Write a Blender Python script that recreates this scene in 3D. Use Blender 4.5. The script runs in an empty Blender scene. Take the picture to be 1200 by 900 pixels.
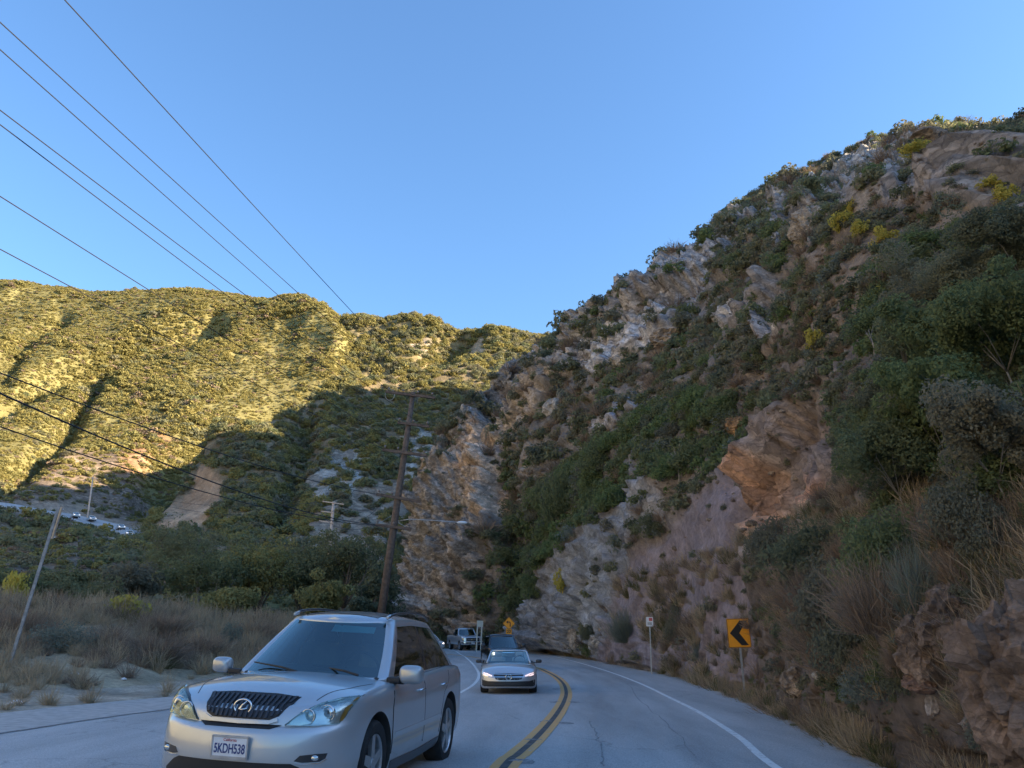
import bpy, bmesh, math, random
import numpy as np
from mathutils import Vector, Matrix, Euler
from mathutils.bvhtree import BVHTree
from mathutils.geometry import delaunay_2d_cdt

R_ = math.radians
SC = bpy.context.scene
COL = SC.collection
random.seed(7)
rng = np.random.default_rng(11)

# ------------------------------------------------------------------ camera
CAM_H, FPX, PITCH = 1.62, 924.0, R_(17.5)
cam_data = bpy.data.cameras.new('camera')
cam = bpy.data.objects.new('camera', cam_data)
COL.objects.link(cam)
cam.location = (0, 0, CAM_H)
cam.rotation_euler = (R_(90) + PITCH, 0, 0)
cam_data.sensor_width = 36.0
cam_data.lens = 36.0 * FPX / 1200.0
cam_data.clip_start = 0.1
cam_data.clip_end = 6000
SC.camera = cam
SC.render.resolution_x, SC.render.resolution_y = 1024, 768

# ------------------------------------------------------------------ light
SUN_EL, SUN_AZ = 22.5, 98.0          # degrees; azimuth clockwise from the view direction (+Y)
SUN_DIR = Vector((math.sin(R_(SUN_AZ)) * math.cos(R_(SUN_EL)), math.cos(R_(SUN_AZ)) * math.cos(R_(SUN_EL)), math.sin(R_(SUN_EL))))
world = bpy.data.worlds.new('World')
SC.world = world
world.use_nodes = True
wn = world.node_tree.nodes
bg = wn['Background']
sky = wn.new('ShaderNodeTexSky')
sky.sky_type = 'NISHITA'
sky.sun_disc = False
sky.sun_elevation = R_(SUN_EL)
sky.sun_rotation = R_(SUN_AZ)
sky.altitude = 200
sky.air_density = 1.4
sky.dust_density = 0.8
sky.ozone_density = 7.0
world.node_tree.links.new(sky.outputs[0], bg.inputs[0])
bg.inputs[1].default_value = 0.088
sun_data = bpy.data.lights.new('sun', 'SUN')
sun = bpy.data.objects.new('sun', sun_data)
COL.objects.link(sun)
sun_data.energy = 5.0
sun_data.angle = R_(0.5)
sun_data.color = (1.0, 0.80, 0.52)
sun.rotation_euler = SUN_DIR.to_track_quat('Z', 'Y').to_euler()
sun.location = (60, -20, 120)
SC.view_settings.view_transform = 'Standard'
SC.view_settings.look = 'None'
SC.view_settings.gamma = 1.0
SC.view_settings.use_curve_mapping = False
SC.view_settings.exposure = 1.9
SC.render.engine = 'CYCLES'
SC.cycles.max_bounces = 8
SC.cycles.diffuse_bounces = 6
SC.cycles.transparent_max_bounces = 12
SC.cycles.use_denoising = True

# ------------------------------------------------------------------ helpers
CP, SP = math.cos(PITCH), math.sin(PITCH)

def ray(px, py):
    x = (px - 600) / FPX; y = (450 - py) / FPX
    return Vector((x, CP - y * SP, y * CP + SP))

def at(px, py, depth):                       # the point seen at a pixel of the 1200x900 photo, at a distance ahead
    d = ray(px, py)
    return Vector((0, 0, CAM_H)) + d * (depth / d.y)

def proj(P):                                 # (n,3) array to photo pixels
    P = np.asarray(P, float)
    Y = P[..., 1]; Z = P[..., 2] - CAM_H
    f = Y * CP + Z * SP
    f = np.where(f < 0.05, 0.05, f)
    u = -Y * SP + Z * CP
    return 600 + FPX * P[..., 0] / f, 450 - FPX * u / f

def road_z(y):
    return float(np.interp(y, [-60, 8, 16, 24, 32, 45, 60, 80, 110, 160], [0.12, 0.10, 0.0, -0.09, -0.12, -0.10, -0.05, 0.0, 0.1, 0.3]))

def gnd(px, py):                             # where the pixel meets the road surface
    z = 0.0
    for _ in range(12):
        d = ray(px, py)
        t = (z - CAM_H) / d.z
        p = d * t
        z = road_z(p.y)
    return Vector((p.x, p.y, z))

def link(o):
    COL.objects.link(o); return o

def mesh_obj(name, verts, faces, mat=None, parent=None, smooth=False):
    me = bpy.data.meshes.new(name)
    me.from_pydata([tuple(v) for v in verts], [], [tuple(f) for f in faces])
    me.update()
    return finish(name, me, mat, parent, smooth)

def finish(name, me, mat=None, parent=None, smooth=False):
    if smooth:
        me.polygons.foreach_set('use_smooth', [True] * len(me.polygons))
    o = bpy.data.objects.new(name, me)
    if mat is not None:
        for m in (mat if isinstance(mat, (list, tuple)) else [mat]):
            me.materials.append(m)
    link(o)
    if parent is not None:
        o.parent = parent
    return o

def bm_obj(name, bm, mat=None, parent=None, smooth=False):
    me = bpy.data.meshes.new(name)
    bm.normal_update()
    bm.to_mesh(me); bm.free()
    return finish(name, me, mat, parent, smooth)

def empty(name, loc=(0, 0, 0), rot=(0, 0, 0)):
    o = bpy.data.objects.new(name, None)
    o.empty_display_size = 0.2
    o.location = loc; o.rotation_euler = rot
    return link(o)

def tag(o, label=None, cat=None, group=None, kind=None):
    if label: o['label'] = label
    if cat: o['category'] = cat
    if group: o['group'] = group
    if kind: o['kind'] = kind
    return o

def copy_tree(o, parent=None):
    c = o.copy(); COL.objects.link(c); c.parent = parent
    for ch in list(o.children):
        copy_tree(ch, c)
    return c

def add_box(bm, c, s, rot=None, bev=0.0):
    M = Matrix.Translation(c) @ (rot.to_matrix().to_4x4() if rot is not None else Matrix()) @ Matrix.Diagonal((s[0], s[1], s[2], 1))
    r = bmesh.ops.create_cube(bm, size=1.0, matrix=M)
    if bev > 0:
        es = list({e for v in r['verts'] for e in v.link_edges})
        bmesh.ops.bevel(bm, geom=es, offset=bev, segments=2, affect='EDGES', profile=0.6)

def add_tube(bm, pts, rad, n=8, cap=True):
    pts = [Vector(p) for p in pts]
    rads = rad if isinstance(rad, (list, tuple)) else [rad] * len(pts)
    rings = []
    side = None
    for i, p in enumerate(pts):
        t = (pts[min(i + 1, len(pts) - 1)] - pts[max(i - 1, 0)])
        t = t.normalized() if t.length > 1e-9 else Vector((0, 0, 1))
        if side is None:
            side = t.orthogonal().normalized()
        side = (side - t * side.dot(t))
        side = side.normalized() if side.length > 1e-6 else t.orthogonal().normalized()
        up = t.cross(side)
        rings.append([bm.verts.new(p + (side * math.cos(2 * math.pi * k / n) + up * math.sin(2 * math.pi * k / n)) * rads[i]) for k in range(n)])
    for a, b in zip(rings, rings[1:]):
        for k in range(n):
            bm.faces.new((a[k], a[(k + 1) % n], b[(k + 1) % n], b[k]))
    if cap:
        bm.faces.new(list(reversed(rings[0]))); bm.faces.new(rings[-1])

# numpy value/gradient noise -------------------------------------------------
def _hash(ix, iy, iz):
    h = (ix.astype(np.int64) * 374761393 + iy.astype(np.int64) * 668265263 + iz.astype(np.int64) * 2147483647 + 1013904223) & 0xffffffff
    h = ((h ^ (h >> 13)) * 1274126177) & 0xffffffff
    h = ((h ^ (h >> 16)) * 2246822519) & 0xffffffff
    return ((h ^ (h >> 15)) & 0xffff) / 65535.0

def noise3(P):
    P = np.asarray(P, float)
    i = np.floor(P).astype(np.int64); f = P - i
    u = f * f * f * (f * (f * 6 - 15) + 10)
    r = 0
    for dx in (0, 1):
        wx = u[:, 0] if dx else 1 - u[:, 0]
        for dy in (0, 1):
            wy = u[:, 1] if dy else 1 - u[:, 1]
            for dz in (0, 1):
                wz = u[:, 2] if dz else 1 - u[:, 2]
                r = r + wx * wy * wz * _hash(i[:, 0] + dx, i[:, 1] + dy, i[:, 2] + dz)
    return r * 2 - 1

def fbm(P, scale, oct=4, gain=0.5):
    P = np.asarray(P, float) / scale
    s = 0; a = 1.0; tot = 0
    for k in range(oct):
        s = s + a * noise3(P * (2.03 ** k) + 17.3 * k); tot += a; a *= gain
    return s / tot

def ridged(P, scale, oct=4):
    P = np.asarray(P, float) / scale
    s = 0; a = 1.0; tot = 0
    for k in range(oct):
        s = s + a * (1 - 2 * np.abs(noise3(P * (2.07 ** k) + 9.1 * k))); tot += a; a *= 0.5
    return s / tot

def blocks(P, scale, seed=0, tilt=0.8):
    """faceted blocks: every cell of a jittered lattice is a plane with its own height and tilt"""
    P = np.asarray(P, float) / scale + seed * 7.77
    ip = np.floor(P).astype(np.int64)
    best = np.full(len(P), 1e9); val = np.zeros(len(P))
    for dx in (-1, 0, 1):
        for dy in (-1, 0, 1):
            for dz in (-1, 0, 1):
                c = ip + np.array([dx, dy, dz])
                j = [_hash(c[:, 0] + 101 * k, c[:, 1] + 37 * k, c[:, 2] + 59 * k) for k in range(1, 8)]
                o = P - (c + np.stack(j[:3], 1))
                dd = (o * o).sum(1)
                h = (j[3] - .5) * 1.2 + ((np.stack(j[4:7], 1) - .5) * 2 * tilt * o).sum(1)
                m = dd < best
                best = np.where(m, dd, best); val = np.where(m, h, val)
    return val

def in_poly(px, py, poly):
    c = np.zeros(px.shape, bool)
    n = len(poly)
    for i in range(n):
        x1, y1 = poly[i]; x2, y2 = poly[(i + 1) % n]
        if y1 == y2: continue
        cond = ((y1 > py) != (y2 > py)) & (px < (x2 - x1) * (py - y1) / (y2 - y1) + x1)
        c ^= cond
    return c

def line_sd(px, py, line):                   # distance to a polyline and side (+ = right of its direction, y down)
    best = np.full(px.shape, 1e9); side = np.zeros(px.shape)
    for (x1, y1), (x2, y2) in zip(line, line[1:]):
        dx, dy = x2 - x1, y2 - y1
        L2 = dx * dx + dy * dy
        t = np.clip(((px - x1) * dx + (py - y1) * dy) / L2, 0, 1)
        d = np.hypot(px - (x1 + t * dx), py - (y1 + t * dy))
        s = np.sign(dx * (py - y1) - dy * (px - x1))
        m = d < best
        best = np.where(m, d, best); side = np.where(m, s, side)
    return best * side

def sstep(a, b, x):
    t = np.clip((x - a) / (b - a), 0, 1)
    return t * t * (3 - 2 * t)

# ------------------------------------------------------------------ materials
def mat_new(name):
    m = bpy.data.materials.new(name); m.use_nodes = True
    return m, m.node_tree.nodes, m.node_tree.links, m.node_tree.nodes['Principled BSDF']

def simple(name, col, rough=0.6, metal=0.0, noise=0.0, nscale=8.0, bump=0.0, coat=0.0, emit=None, estr=0.0, spec=0.5):
    m, N, L, b = mat_new(name)
    b.inputs['Base Color'].default_value = (*col, 1)
    b.inputs['Roughness'].default_value = rough
    b.inputs['Metallic'].default_value = metal
    b.inputs['Coat Weight'].default_value = coat
    b.inputs['Coat Roughness'].default_value = 0.04
    b.inputs['Specular IOR Level'].default_value = spec
    if emit:
        b.inputs['Emission Color'].default_value = (*emit, 1)
        b.inputs['Emission Strength'].default_value = estr
    if noise > 0 or bump > 0:
        tc = N.new('ShaderNodeTexCoord')
        t = N.new('ShaderNodeTexNoise'); t.inputs['Scale'].default_value = nscale; t.inputs['Detail'].default_value = 6
        L.new(tc.outputs['Object'], t.inputs['Vector'])
        if noise > 0:
            mr = N.new('ShaderNodeMapRange')
            mr.inputs['From Min'].default_value = 0.3; mr.inputs['From Max'].default_value = 0.7
            mr.inputs['To Min'].default_value = 1 - noise; mr.inputs['To Max'].default_value = 1 + noise
            L.new(t.outputs['Fac'], mr.inputs['Value'])
            mx = N.new('ShaderNodeMix'); mx.data_type = 'RGBA'; mx.blend_type = 'MULTIPLY'
            mx.inputs['Factor'].default_value = 1
            mx.inputs['A'].default_value = (*col, 1)
            L.new(mr.outputs['Result'], mx.inputs['B'])
            L.new(mx.outputs['Result'], b.inputs['Base Color'])
        if bump > 0:
            bp = N.new('ShaderNodeBump'); bp.inputs['Strength'].default_value = bump; bp.inputs['Distance'].default_value = 0.02
            L.new(t.outputs['Fac'], bp.inputs['Height']); L.new(bp.outputs['Normal'], b.inputs['Normal'])
    return m

def terrain_mat(name, fine=2.0, bumpd=0.25):
    """albedo from the painted attribute, broken up by grain, beds and fracture blocks; rock (alpha) gets the blocks and stronger relief"""
    m, N, L, b = mat_new(name)
    def nd(t, **k):
        n = N.new(t)
        for a, v in k.items():
            setattr(n, a, v)
        return n
    def math_(op, a, b_=None, c=None):
        n = nd('ShaderNodeMath', operation=op)
        for q, v in enumerate((a, b_, c)):
            if v is None: continue
            if isinstance(v, (int, float)): n.inputs[q].default_value = v
            else: L.new(v, n.inputs[q])
        return n.outputs[0]
    def rng_(v, a, b_, c, d):
        n = nd('ShaderNodeMapRange'); n.inputs['From Min'].default_value = a; n.inputs['From Max'].default_value = b_; n.inputs['To Min'].default_value = c; n.inputs['To Max'].default_value = d
        L.new(v, n.inputs['Value']); return n.outputs['Result']
    at_ = nd('ShaderNodeAttribute', attribute_name='Col'); tc = nd('ShaderNodeTexCoord')
    def noise(sc, det, vec, rough=.6):
        n = nd('ShaderNodeTexNoise'); n.inputs['Scale'].default_value = sc; n.inputs['Detail'].default_value = det; n.inputs['Roughness'].default_value = rough
        L.new(vec, n.inputs['Vector']); return n
    obj_ = tc.outputs['Object']
    wob = noise(fine * .5, 4, obj_)
    ma = nd('ShaderNodeVectorMath', operation='MULTIPLY_ADD'); ma.inputs[1].default_value = (1.6 / fine,) * 3
    L.new(wob.outputs['Color'], ma.inputs[0]); L.new(obj_, ma.inputs[2])
    mp = nd('ShaderNodeMapping'); mp.inputs['Rotation'].default_value = (.55, .75, .3); mp.inputs['Scale'].default_value = (1.0, .55, 2.1)
    L.new(ma.outputs['Vector'], mp.inputs['Vector'])
    def voro(sc, feat):
        v = nd('ShaderNodeTexVoronoi', feature=feat); v.inputs['Scale'].default_value = sc; L.new(mp.outputs['Vector'], v.inputs['Vector']); return v
    g1 = noise(fine * .5, 12, obj_, .75); g2 = noise(fine * .07, 4, obj_); g3 = noise(fine * 2.2, 6, obj_, .7)
    bed = noise(fine * .55, 6, mp.outputs['Vector'], .7)
    v1 = voro(fine * .22, 'F1'); v2 = voro(fine * .75, 'F1'); e2 = voro(fine * .75, 'DISTANCE_TO_EDGE'); e1 = voro(fine * .22, 'DISTANCE_TO_EDGE')
    sep = lambda v: (lambda n: (L.new(v.outputs['Color'], n.inputs[0]), n.outputs[0])[1])(nd('ShaderNodeSeparateColor'))
    blk = math_('MULTIPLY', rng_(sep(v1), 0, 1, .80, 1.20), rng_(sep(v2), 0, 1, .72, 1.28))
    edge = math_('MULTIPLY', rng_(e2.outputs['Distance'], 0, .07, .72, 1), rng_(e1.outputs['Distance'], 0, .04, .70, 1))
    rockf = math_('MULTIPLY', math_('MULTIPLY', blk, edge), rng_(bed.outputs['Fac'], .3, .7, .72, 1.28))
    mixf = nd('ShaderNodeMix', data_type='FLOAT'); mixf.inputs['A'].default_value = 1.0
    L.new(at_.outputs['Alpha'], mixf.inputs['Factor']); L.new(rockf, mixf.inputs['B'])
    tot = math_('MULTIPLY', math_('MULTIPLY', rng_(g1.outputs['Fac'], .28, .72, .58, 1.42), rng_(g2.outputs['Fac'], .3, .7, .78, 1.22)), mixf.outputs['Result'])
    tot = math_('MULTIPLY', tot, rng_(g3.outputs['Fac'], .3, .7, .8, 1.2))
    mx = nd('ShaderNodeMix', data_type='RGBA', blend_type='MULTIPLY'); mx.inputs['Factor'].default_value = 1
    L.new(at_.outputs['Color'], mx.inputs['A']); L.new(tot, mx.inputs['B'])
    L.new(mx.outputs['Result'], b.inputs['Base Color'])
    b.inputs['Roughness'].default_value = .95; b.inputs['Specular IOR Level'].default_value = .12
    h = math_('ADD', math_('MULTIPLY', g1.outputs['Fac'], 1.0), math_('MULTIPLY', at_.outputs['Alpha'], math_('ADD', math_('MULTIPLY', sep(v2), .35), math_('MULTIPLY', bed.outputs['Fac'], .8))))
    bp = nd('ShaderNodeBump'); bp.inputs['Strength'].default_value = 1.0; bp.inputs['Distance'].default_value = bumpd
    L.new(h, bp.inputs['Height']); L.new(bp.outputs['Normal'], b.inputs['Normal'])
    return m
# ------------------------------------------------------------------ terrain: hills as lofted sheets
def catmull(P, n):
    """(k,m,3) control array to (n,m,3) along the first axis"""
    P = np.asarray(P, float); k = P.shape[0]
    if np.ndim(n) == 0:
        n = np.linspace(0, k - 1, n)
    out = []
    for t in n:
        i = min(int(t), k - 2); f = t - i
        p0 = P[max(i - 1, 0)]; p1 = P[i]; p2 = P[i + 1]; p3 = P[min(i + 2, k - 1)]
        out.append(0.5 * ((2 * p1) + (p2 - p0) * f + (2 * p0 - 5 * p1 + 4 * p2 - p3) * f * f + (3 * p1 - p0 - 3 * p2 + p3) * f ** 3))
    return np.array(out)

def grid_normals(G):
    du = np.gradient(G, axis=0); dv = np.gradient(G, axis=1)
    n = np.cross(du, dv)
    n /= np.linalg.norm(n, axis=-1, keepdims=True) + 1e-9
    if n[..., 2].mean() < 0: n = -n
    return n

def paint(px, py, W, base, areas, warp=9.0):
    """areas: (polygon in photo pixels, rgb, rockness, vegetation density)"""
    wx = px + warp * fbm(W, 9.0, 3) * 2.0; wy = py + warp * fbm(W + 50, 9.0, 3) * 2.0
    n = px.size
    col = np.tile(np.array(base[0]), (n, 1)); rock = np.full(n, base[1]); veg = np.full(n, base[2])
    for poly, rgb, rk, vg in areas:
        m = in_poly(wx, wy, poly)
        if rgb is not None: col[m] = rgb
        if rk is not None: rock[m] = rk
        veg[m] = vg
    return col, rock, veg

def smooth_grid(a, shape, k=1):
    a = a.reshape(shape + a.shape[1:]).copy()
    for _ in range(k):
        a[1:-1] = (a[:-2] + 2 * a[1:-1] + a[2:]) / 4
        a[:, 1:-1] = (a[:, :-2] + 2 * a[:, 1:-1] + a[:, 2:]) / 4
    return a.reshape((-1,) + a.shape[2:])

def sheet(name, G, mat, col, rock):
    nu, nv = G.shape[:2]
    idx = np.arange(nu * nv).reshape(nu, nv)
    q = np.stack([idx[:-1, :-1], idx[1:, :-1], idx[1:, 1:], idx[:-1, 1:]], -1).reshape(-1, 4)
    me = bpy.data.meshes.new(name)
    V = G.reshape(-1, 3)
    me.vertices.add(len(V)); me.vertices.foreach_set('co', V.ravel())
    me.loops.add(q.size); me.loops.foreach_set('vertex_index', q.ravel())
    me.polygons.add(len(q)); me.polygons.foreach_set('loop_start', np.arange(0, q.size, 4)); me.polygons.foreach_set('loop_total', np.full(len(q), 4))
    me.update(calc_edges=True); me.validate()
    ca = me.color_attributes.new('Col', 'FLOAT_COLOR', 'POINT')
    ca.data.foreach_set('color', np.concatenate([col, rock[:, None]], 1).astype(np.float32).ravel())
    return finish(name, me, mat, None, True), q

TERR = []                                    # (name, V, quads, normals, veg, px, py)
BVHS = {}

def register(name, G, q, veg):
    V = G.reshape(-1, 3)
    n = grid_normals(G).reshape(-1, 3)
    TERR.append((name, V, q, n, veg))
    BVHS[name] = BVHTree.FromPolygons([tuple(v) for v in V], [tuple(f) for f in q])

def cast(px, py, names=None):
    """first terrain point seen through a photo pixel"""
    d = ray(px, py).normalized(); o = Vector((0, 0, CAM_H)); best = None
    for k, b in BVHS.items():
        if names and k not in names: continue
        h = b.ray_cast(o, d)
        if h[0] is not None and (best is None or h[3] < best[2]):
            best = (h[0], h[1] if h[1].z > 0 else -h[1], h[3], k)
    return best

def drop(x, y, names=None):
    best = None
    for k, b in BVHS.items():
        if names and k not in names: continue
        h = b.ray_cast(Vector((x, y, 500)), Vector((0, 0, -1)))
        if h[0] is not None and (best is None or h[0].z > best.z): best = h[0]
    return best

# ---- the big rocky hillside on the right: base along the road, crest on the skyline
rc = [  # base (x,y), crest
    ((9.5, -70), Vector((96, -80, 14))), ((8.6, -30), Vector((97, -35, 42))), ((7.6, -6), Vector((99, 0, 53))),  # unseen crests, heights set to shade the road yet let sky light in
    ((6.9, 4), Vector((100, 45, 72))), ((6.3, 9.0), at(1230, 158, 112)), ((6.15, 12.2), at(1120, 166, 116)), ((6.3, 16), at(1050, 182, 117)),
    ((6.8, 21), at(985, 203, 117)), ((7.3, 27), at(900, 240, 113)), ((7.4, 35), at(833, 281, 108)), ((6.5, 45), at(742, 344, 103)),
    ((4.9, 56), at(692, 383, 106)), ((2.9, 66), at(645, 402, 112)), ((-0.4, 77), at(612, 427, 112)), ((-5.2, 87), at(577, 461, 112)),
    ((-10.0, 93), at(530, 505, 110)), ((-13.5, 97), at(510, 563, 107)), ((-16, 100), at(493, 640, 105)), ((-18, 103), at(478, 724, 105))]
PR_EDGE = np.array([(-1.5, -60), (1.0, -25), (3.2, -5), (4.1, 4)] + [tuple(gnd(*p)[:2]) for p in [(1040, 900), (960, 860), (880, 824), (800, 795), (700, 774), (650, 766.5), (618, 761.5)]])
ctrl = []
for (bx, by), cr in rc:
    if by < 80: bx = float(np.interp(by, PR_EDGE[:, 1], PR_EDGE[:, 0])) - .12
    b = Vector((bx, by, road_z(by) - 0.10))
    out = Vector((cr.x - bx, cr.y - by, 0)); L = out.length; out.normalize()
    H = cr.z - b.z
    k = min(1.0, L / 60.0)
    rows = [b, b + out * (0.9 * k) + Vector((0, 0, 0.22)), b + out * (2.3 * k) + Vector((0, 0, 0.55 + 0.02 * H))]
    for t in (0.09, 0.17, 0.27, 0.38, 0.5, 0.62, 0.74, 0.85, 0.94):
        pr = t + 0.050 * math.sin(math.pi * t) + 0.035 * math.sin(math.pi * min(1, t * 3)) * (1 if t < .34 else 0)
        if cr.z < 30: pr = t + 0.06 * math.sin(math.pi * t)
        rows.append(b + out * (L * t) + Vector((0, 0, H * pr)))
    rows.append(cr.copy())
    i = len(ctrl)
    o = Vector((0, 0, CAM_H)); v = cr - o
    def back(k, f): return o + v * k + Vector((0, 0, f * v.z))
    if i < 3:
        rows += [cr + out * 25 + Vector((0, 0, -6)), cr + out * 80 + Vector((0, 0, -25)), cr + out * 140 + Vector((0, 0, -50)), cr + out * 240 + Vector((0, 0, -90))]
    elif i == 3:
        rows += [Vector((148, 98, 104)), Vector((190, 146, 176)), Vector((222, 168, 150)), Vector((300, 210, 20))]  # peak out of view, raised to throw shade on the lower left slope
    elif i <= 5:
        rows += [back(1.2, -.11), back(1.45, -.05), back(1.75, -.30), back(2.6, -2.2)]  # unseen back ridge, height set for the shadow it casts
    elif i <= 9:        # unseen second crest behind the first, added to cast shade on the hills across
        rows += [back(1.2, -.11), back(1.6, -.36), back({6: 1.95, 7: 2.0, 8: 2.1, 9: 2.25}[i], -.03), back(3.0, -2.6)]
    elif i <= 12:
        rows += [back(1.2, -.11), back(1.6, -.5), back(2.2, -.95), back(3.0, -2.6)]
    else:
        h = cr.z
        rows += [cr + Vector((10, 18, -0.10 * h)), cr + Vector((34, 40, -0.3 * h)), cr + Vector((70, 85, -.5 * h)), cr + Vector((120, 140, -h * 0.8))]
    ctrl.append(rows)
ctrl = np.array([[tuple(p) for p in r] for r in ctrl])
NU, NVR = 640, 330
# columns denser where the picture sees them
us = np.concatenate([np.linspace(0, 4, 40, endpoint=False), np.linspace(4, 18, NU - 40)])
G = catmull(ctrl, us)
vs = np.concatenate([np.linspace(0, 12, 430, endpoint=False), np.linspace(12, 16, 56)])
G = catmull(G.transpose(1, 0, 2), vs).transpose(1, 0, 2)
nrm = grid_normals(G)
shape = G.shape[:2]
W = G.reshape(-1, 3); Nn = nrm.reshape(-1, 3)
px, py = proj(W)
tv = np.tile(vs / 12.0, (shape[0], 1)).ravel()
size = np.clip(W[:, 1] / 100.0, 0.12, 1.0)
CREAM = (0.30, 0.235, 0.175); WHITE = (0.255, 0.228, 0.20); GREY = (0.22, 0.195, 0.168); SCREE = (0.185, 0.148, 0.140); RUST = (0.34, 0.19, 0.11); ROCKB = (0.215, 0.165, 0.13)
BROWN = (0.145, 0.112, 0.085); SOIL = (0.150, 0.122, 0.095)
areas_r = [
    ([(430, 740), (455, 690), (490, 560), (560, 480), (640, 400), (700, 380), (720, 430), (640, 500), (600, 560), (600, 660), (560, 745)], CREAM, 0.8, 0.42),
    ([(455, 735), (462, 690), (478, 640), (492, 560), (520, 570), (560, 600), (585, 560), (605, 640), (560, 690), (500, 735)], CREAM, 1.0, 0.05),
    ([(545, 545), (565, 500), (582, 495), (596, 540), (604, 620), (585, 650), (565, 600)], (0.42, 0.29, 0.19), 1.0, 0.03),
    ([(540, 500), (575, 455), (605, 425), (640, 410), (640, 440), (600, 480), (570, 500)], WHITE, 1.0, 0.22),
    ([(690, 400), (745, 325), (840, 262), (985, 200), (1060, 170), (1130, 185), (1150, 260), (1020, 320), (880, 310), (800, 420), (700, 450)], GREY, 0.9, 0.5),
    ([(735, 350), (800, 300), (850, 280), (860, 330), (790, 375)], WHITE, 1.0, 0.12),
    ([(860, 380), (900, 355), (960, 355), (940, 400), (880, 410)], (0.34, 0.29, 0.24), 1.0, 0.1),
    ([(700, 420), (760, 385), (800, 375), (790, 420), (740, 450), (700, 460)], (0.36, 0.32, 0.28), 1.0, 0.2),
    ([(680, 520), (740, 500), (760, 470), (800, 480), (760, 520), (700, 560)], (0.28, 0.25, 0.23), 0.9, 0.25),
    ([(985, 205), (1050, 185), (1110, 172), (1260, 190), (1260, 265), (1120, 285), (1000, 250)], (0.27, 0.235, 0.195), 1.0, 0.22),
    ([(590, 760), (620, 740), (700, 650), (800, 575), (815, 600), (775, 650), (740, 700), (720, 770), (640, 770)], (0.205, 0.200, 0.190), 0.6, 0.12),
    ([(700, 775), (740, 690), (800, 640), (850, 590), (905, 535), (930, 580), (905, 650), (880, 700), (890, 800), (800, 790)], SCREE, 0.12, 0.05),
    ([(880, 640), (900, 560), (935, 505), (985, 480), (1010, 590), (975, 620), (925, 665), (905, 665)], ROCKB, 1.0, 0.06),
    ([(905, 590), (912, 545), (930, 530), (935, 570), (925, 600), (912, 640)], RUST, 1.0, 0.0),
    ([(940, 600), (938, 570), (955, 555), (1000, 590), (990, 608)], (0.34, 0.17, 0.09), 1.0, 0.0),
    ([(880, 690), (930, 640), (1050, 620), (1210, 560), (1250, 900), (1000, 905), (900, 810)], BROWN, 0.35, 0.55),
    ([(1080, 690), (1130, 680), (1150, 760), (1120, 800), (1085, 770)], ROCKB, 0.9, 0.05),
    ([(1020, 300), (1250, 260), (1250, 620), (1060, 640), (1010, 520)], SOIL, 0.3, 1.0),
    ([(600, 620), (660, 560), (800, 470), (880, 480), (870, 540), (790, 570), (690, 640), (620, 730), (560, 720)], SOIL, 0.3, 1.0),
]
colr, rockr, vegr = paint(px, py, W, (SOIL, 0.42, 0.85), areas_r)
offf = (px > 1260) | (W[:, 1] < 8)
vegr = np.where(offf, 0.35, vegr)
vegr = np.where(tv < 0.10 * np.clip(30 / np.clip(W[:, 1], 12, 200), .3, 1), vegr * 0.15, vegr)
mixn = np.clip(.22 + .9 * fbm(W + 70, 4.0, 4), 0, .75)[:, None] * (rockr > .4)[:, None]      # soil and weathered stone creep into every patch
colr = colr * (1 - mixn) + np.array(SOIL) * 1.15 * mixn
rs = smooth_grid(np.concatenate([colr, rockr[:, None], vegr[:, None]], 1), shape, 2)
colr, rockr, vegr = rs[:, :3], rs[:, 3], rs[:, 4]
env = np.clip((tv - 0.015) / 0.13, 0, 1) ** 0.8 * (1 - 0.75 * sstep(0.82, 1.0, tv) * (1 - sstep(1.0, 1.1, tv)))
wob = W + 0.9 * np.stack([fbm(W, 3.0, 2), fbm(W + 9, 3.0, 2), fbm(W + 21, 3.0, 2)], 1)
d = (2.6 * fbm(W, 22, 3) + (0.10 + 0.90 * rockr) * (1.7 * blocks(wob * np.array([1, 1, .7]), 7.0, 1) + 1.3 * blocks(wob, 3.0, 2) + 0.6 * blocks(wob, 1.2, 3) + 0.28 * blocks(wob, .55, 4)) + rockr * .7 * ridged(W * np.array([1, 1, 1.6]), 9.0, 3)
     + 0.4 * ridged(W * np.array([1.3, 1, 2.2]) + 40, 2.4, 3)) * (0.3 + 0.7 * size)
# tilted strata on bare rock
st = W @ np.array([0.45, -0.35, 0.82])
stz = st / (1.5 * size + 0.3) + 1.3 * fbm(W, 5, 2)
fr = stz - np.floor(stz)
d = d + rockr * 0.75 * size * (sstep(0.0, 0.75, fr) - 0.5) * sstep(1.0, 0.85, fr)
spurs = [  # ledges that stand out of the slope: (line, height m, falloff px)
    ([(625, 752), (690, 652), (745, 612), (803, 578)], 2.6, 85, 1),
    ([(890, 668), (903, 570), (945, 500), (1000, 440)], 2.6, 75, 1),
    ([(1100, 800), (1085, 700), (1120, 670)], 0.9, 60, 1),
    ([(600, 640), (590, 560), (574, 498)], 3.0, 60, -1),
    ([(492, 640), (520, 565), (545, 540)], 1.6, 45, 1),
    ([(925, 300), (925, 262), (950, 245), (975, 260)], 3.0, 40, 1),
    ([(640, 470), (690, 410), (740, 370)], 2.5, 60, 1),
    ([(1000, 330), (1080, 250), (1180, 210)], 3.5, 80, 1),
]
wpx = px + 6 * fbm(W, 4.0, 3); wpy = py + 6 * fbm(W + 31, 4.0, 3)
for ln, A, fo, sg in spurs:
    s = line_sd(wpx, wpy, ln) * sg
    d = d + A * np.clip(W[:, 1] / 60, .35, 1.2) * sstep(-7, 7, s) * np.exp(-np.clip(s, 0, None) / fo) * (np.abs(s) < 5 * fo)
W2 = W + Nn * (d * env)[:, None]
G2 = W2.reshape(shape + (3,))
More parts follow.
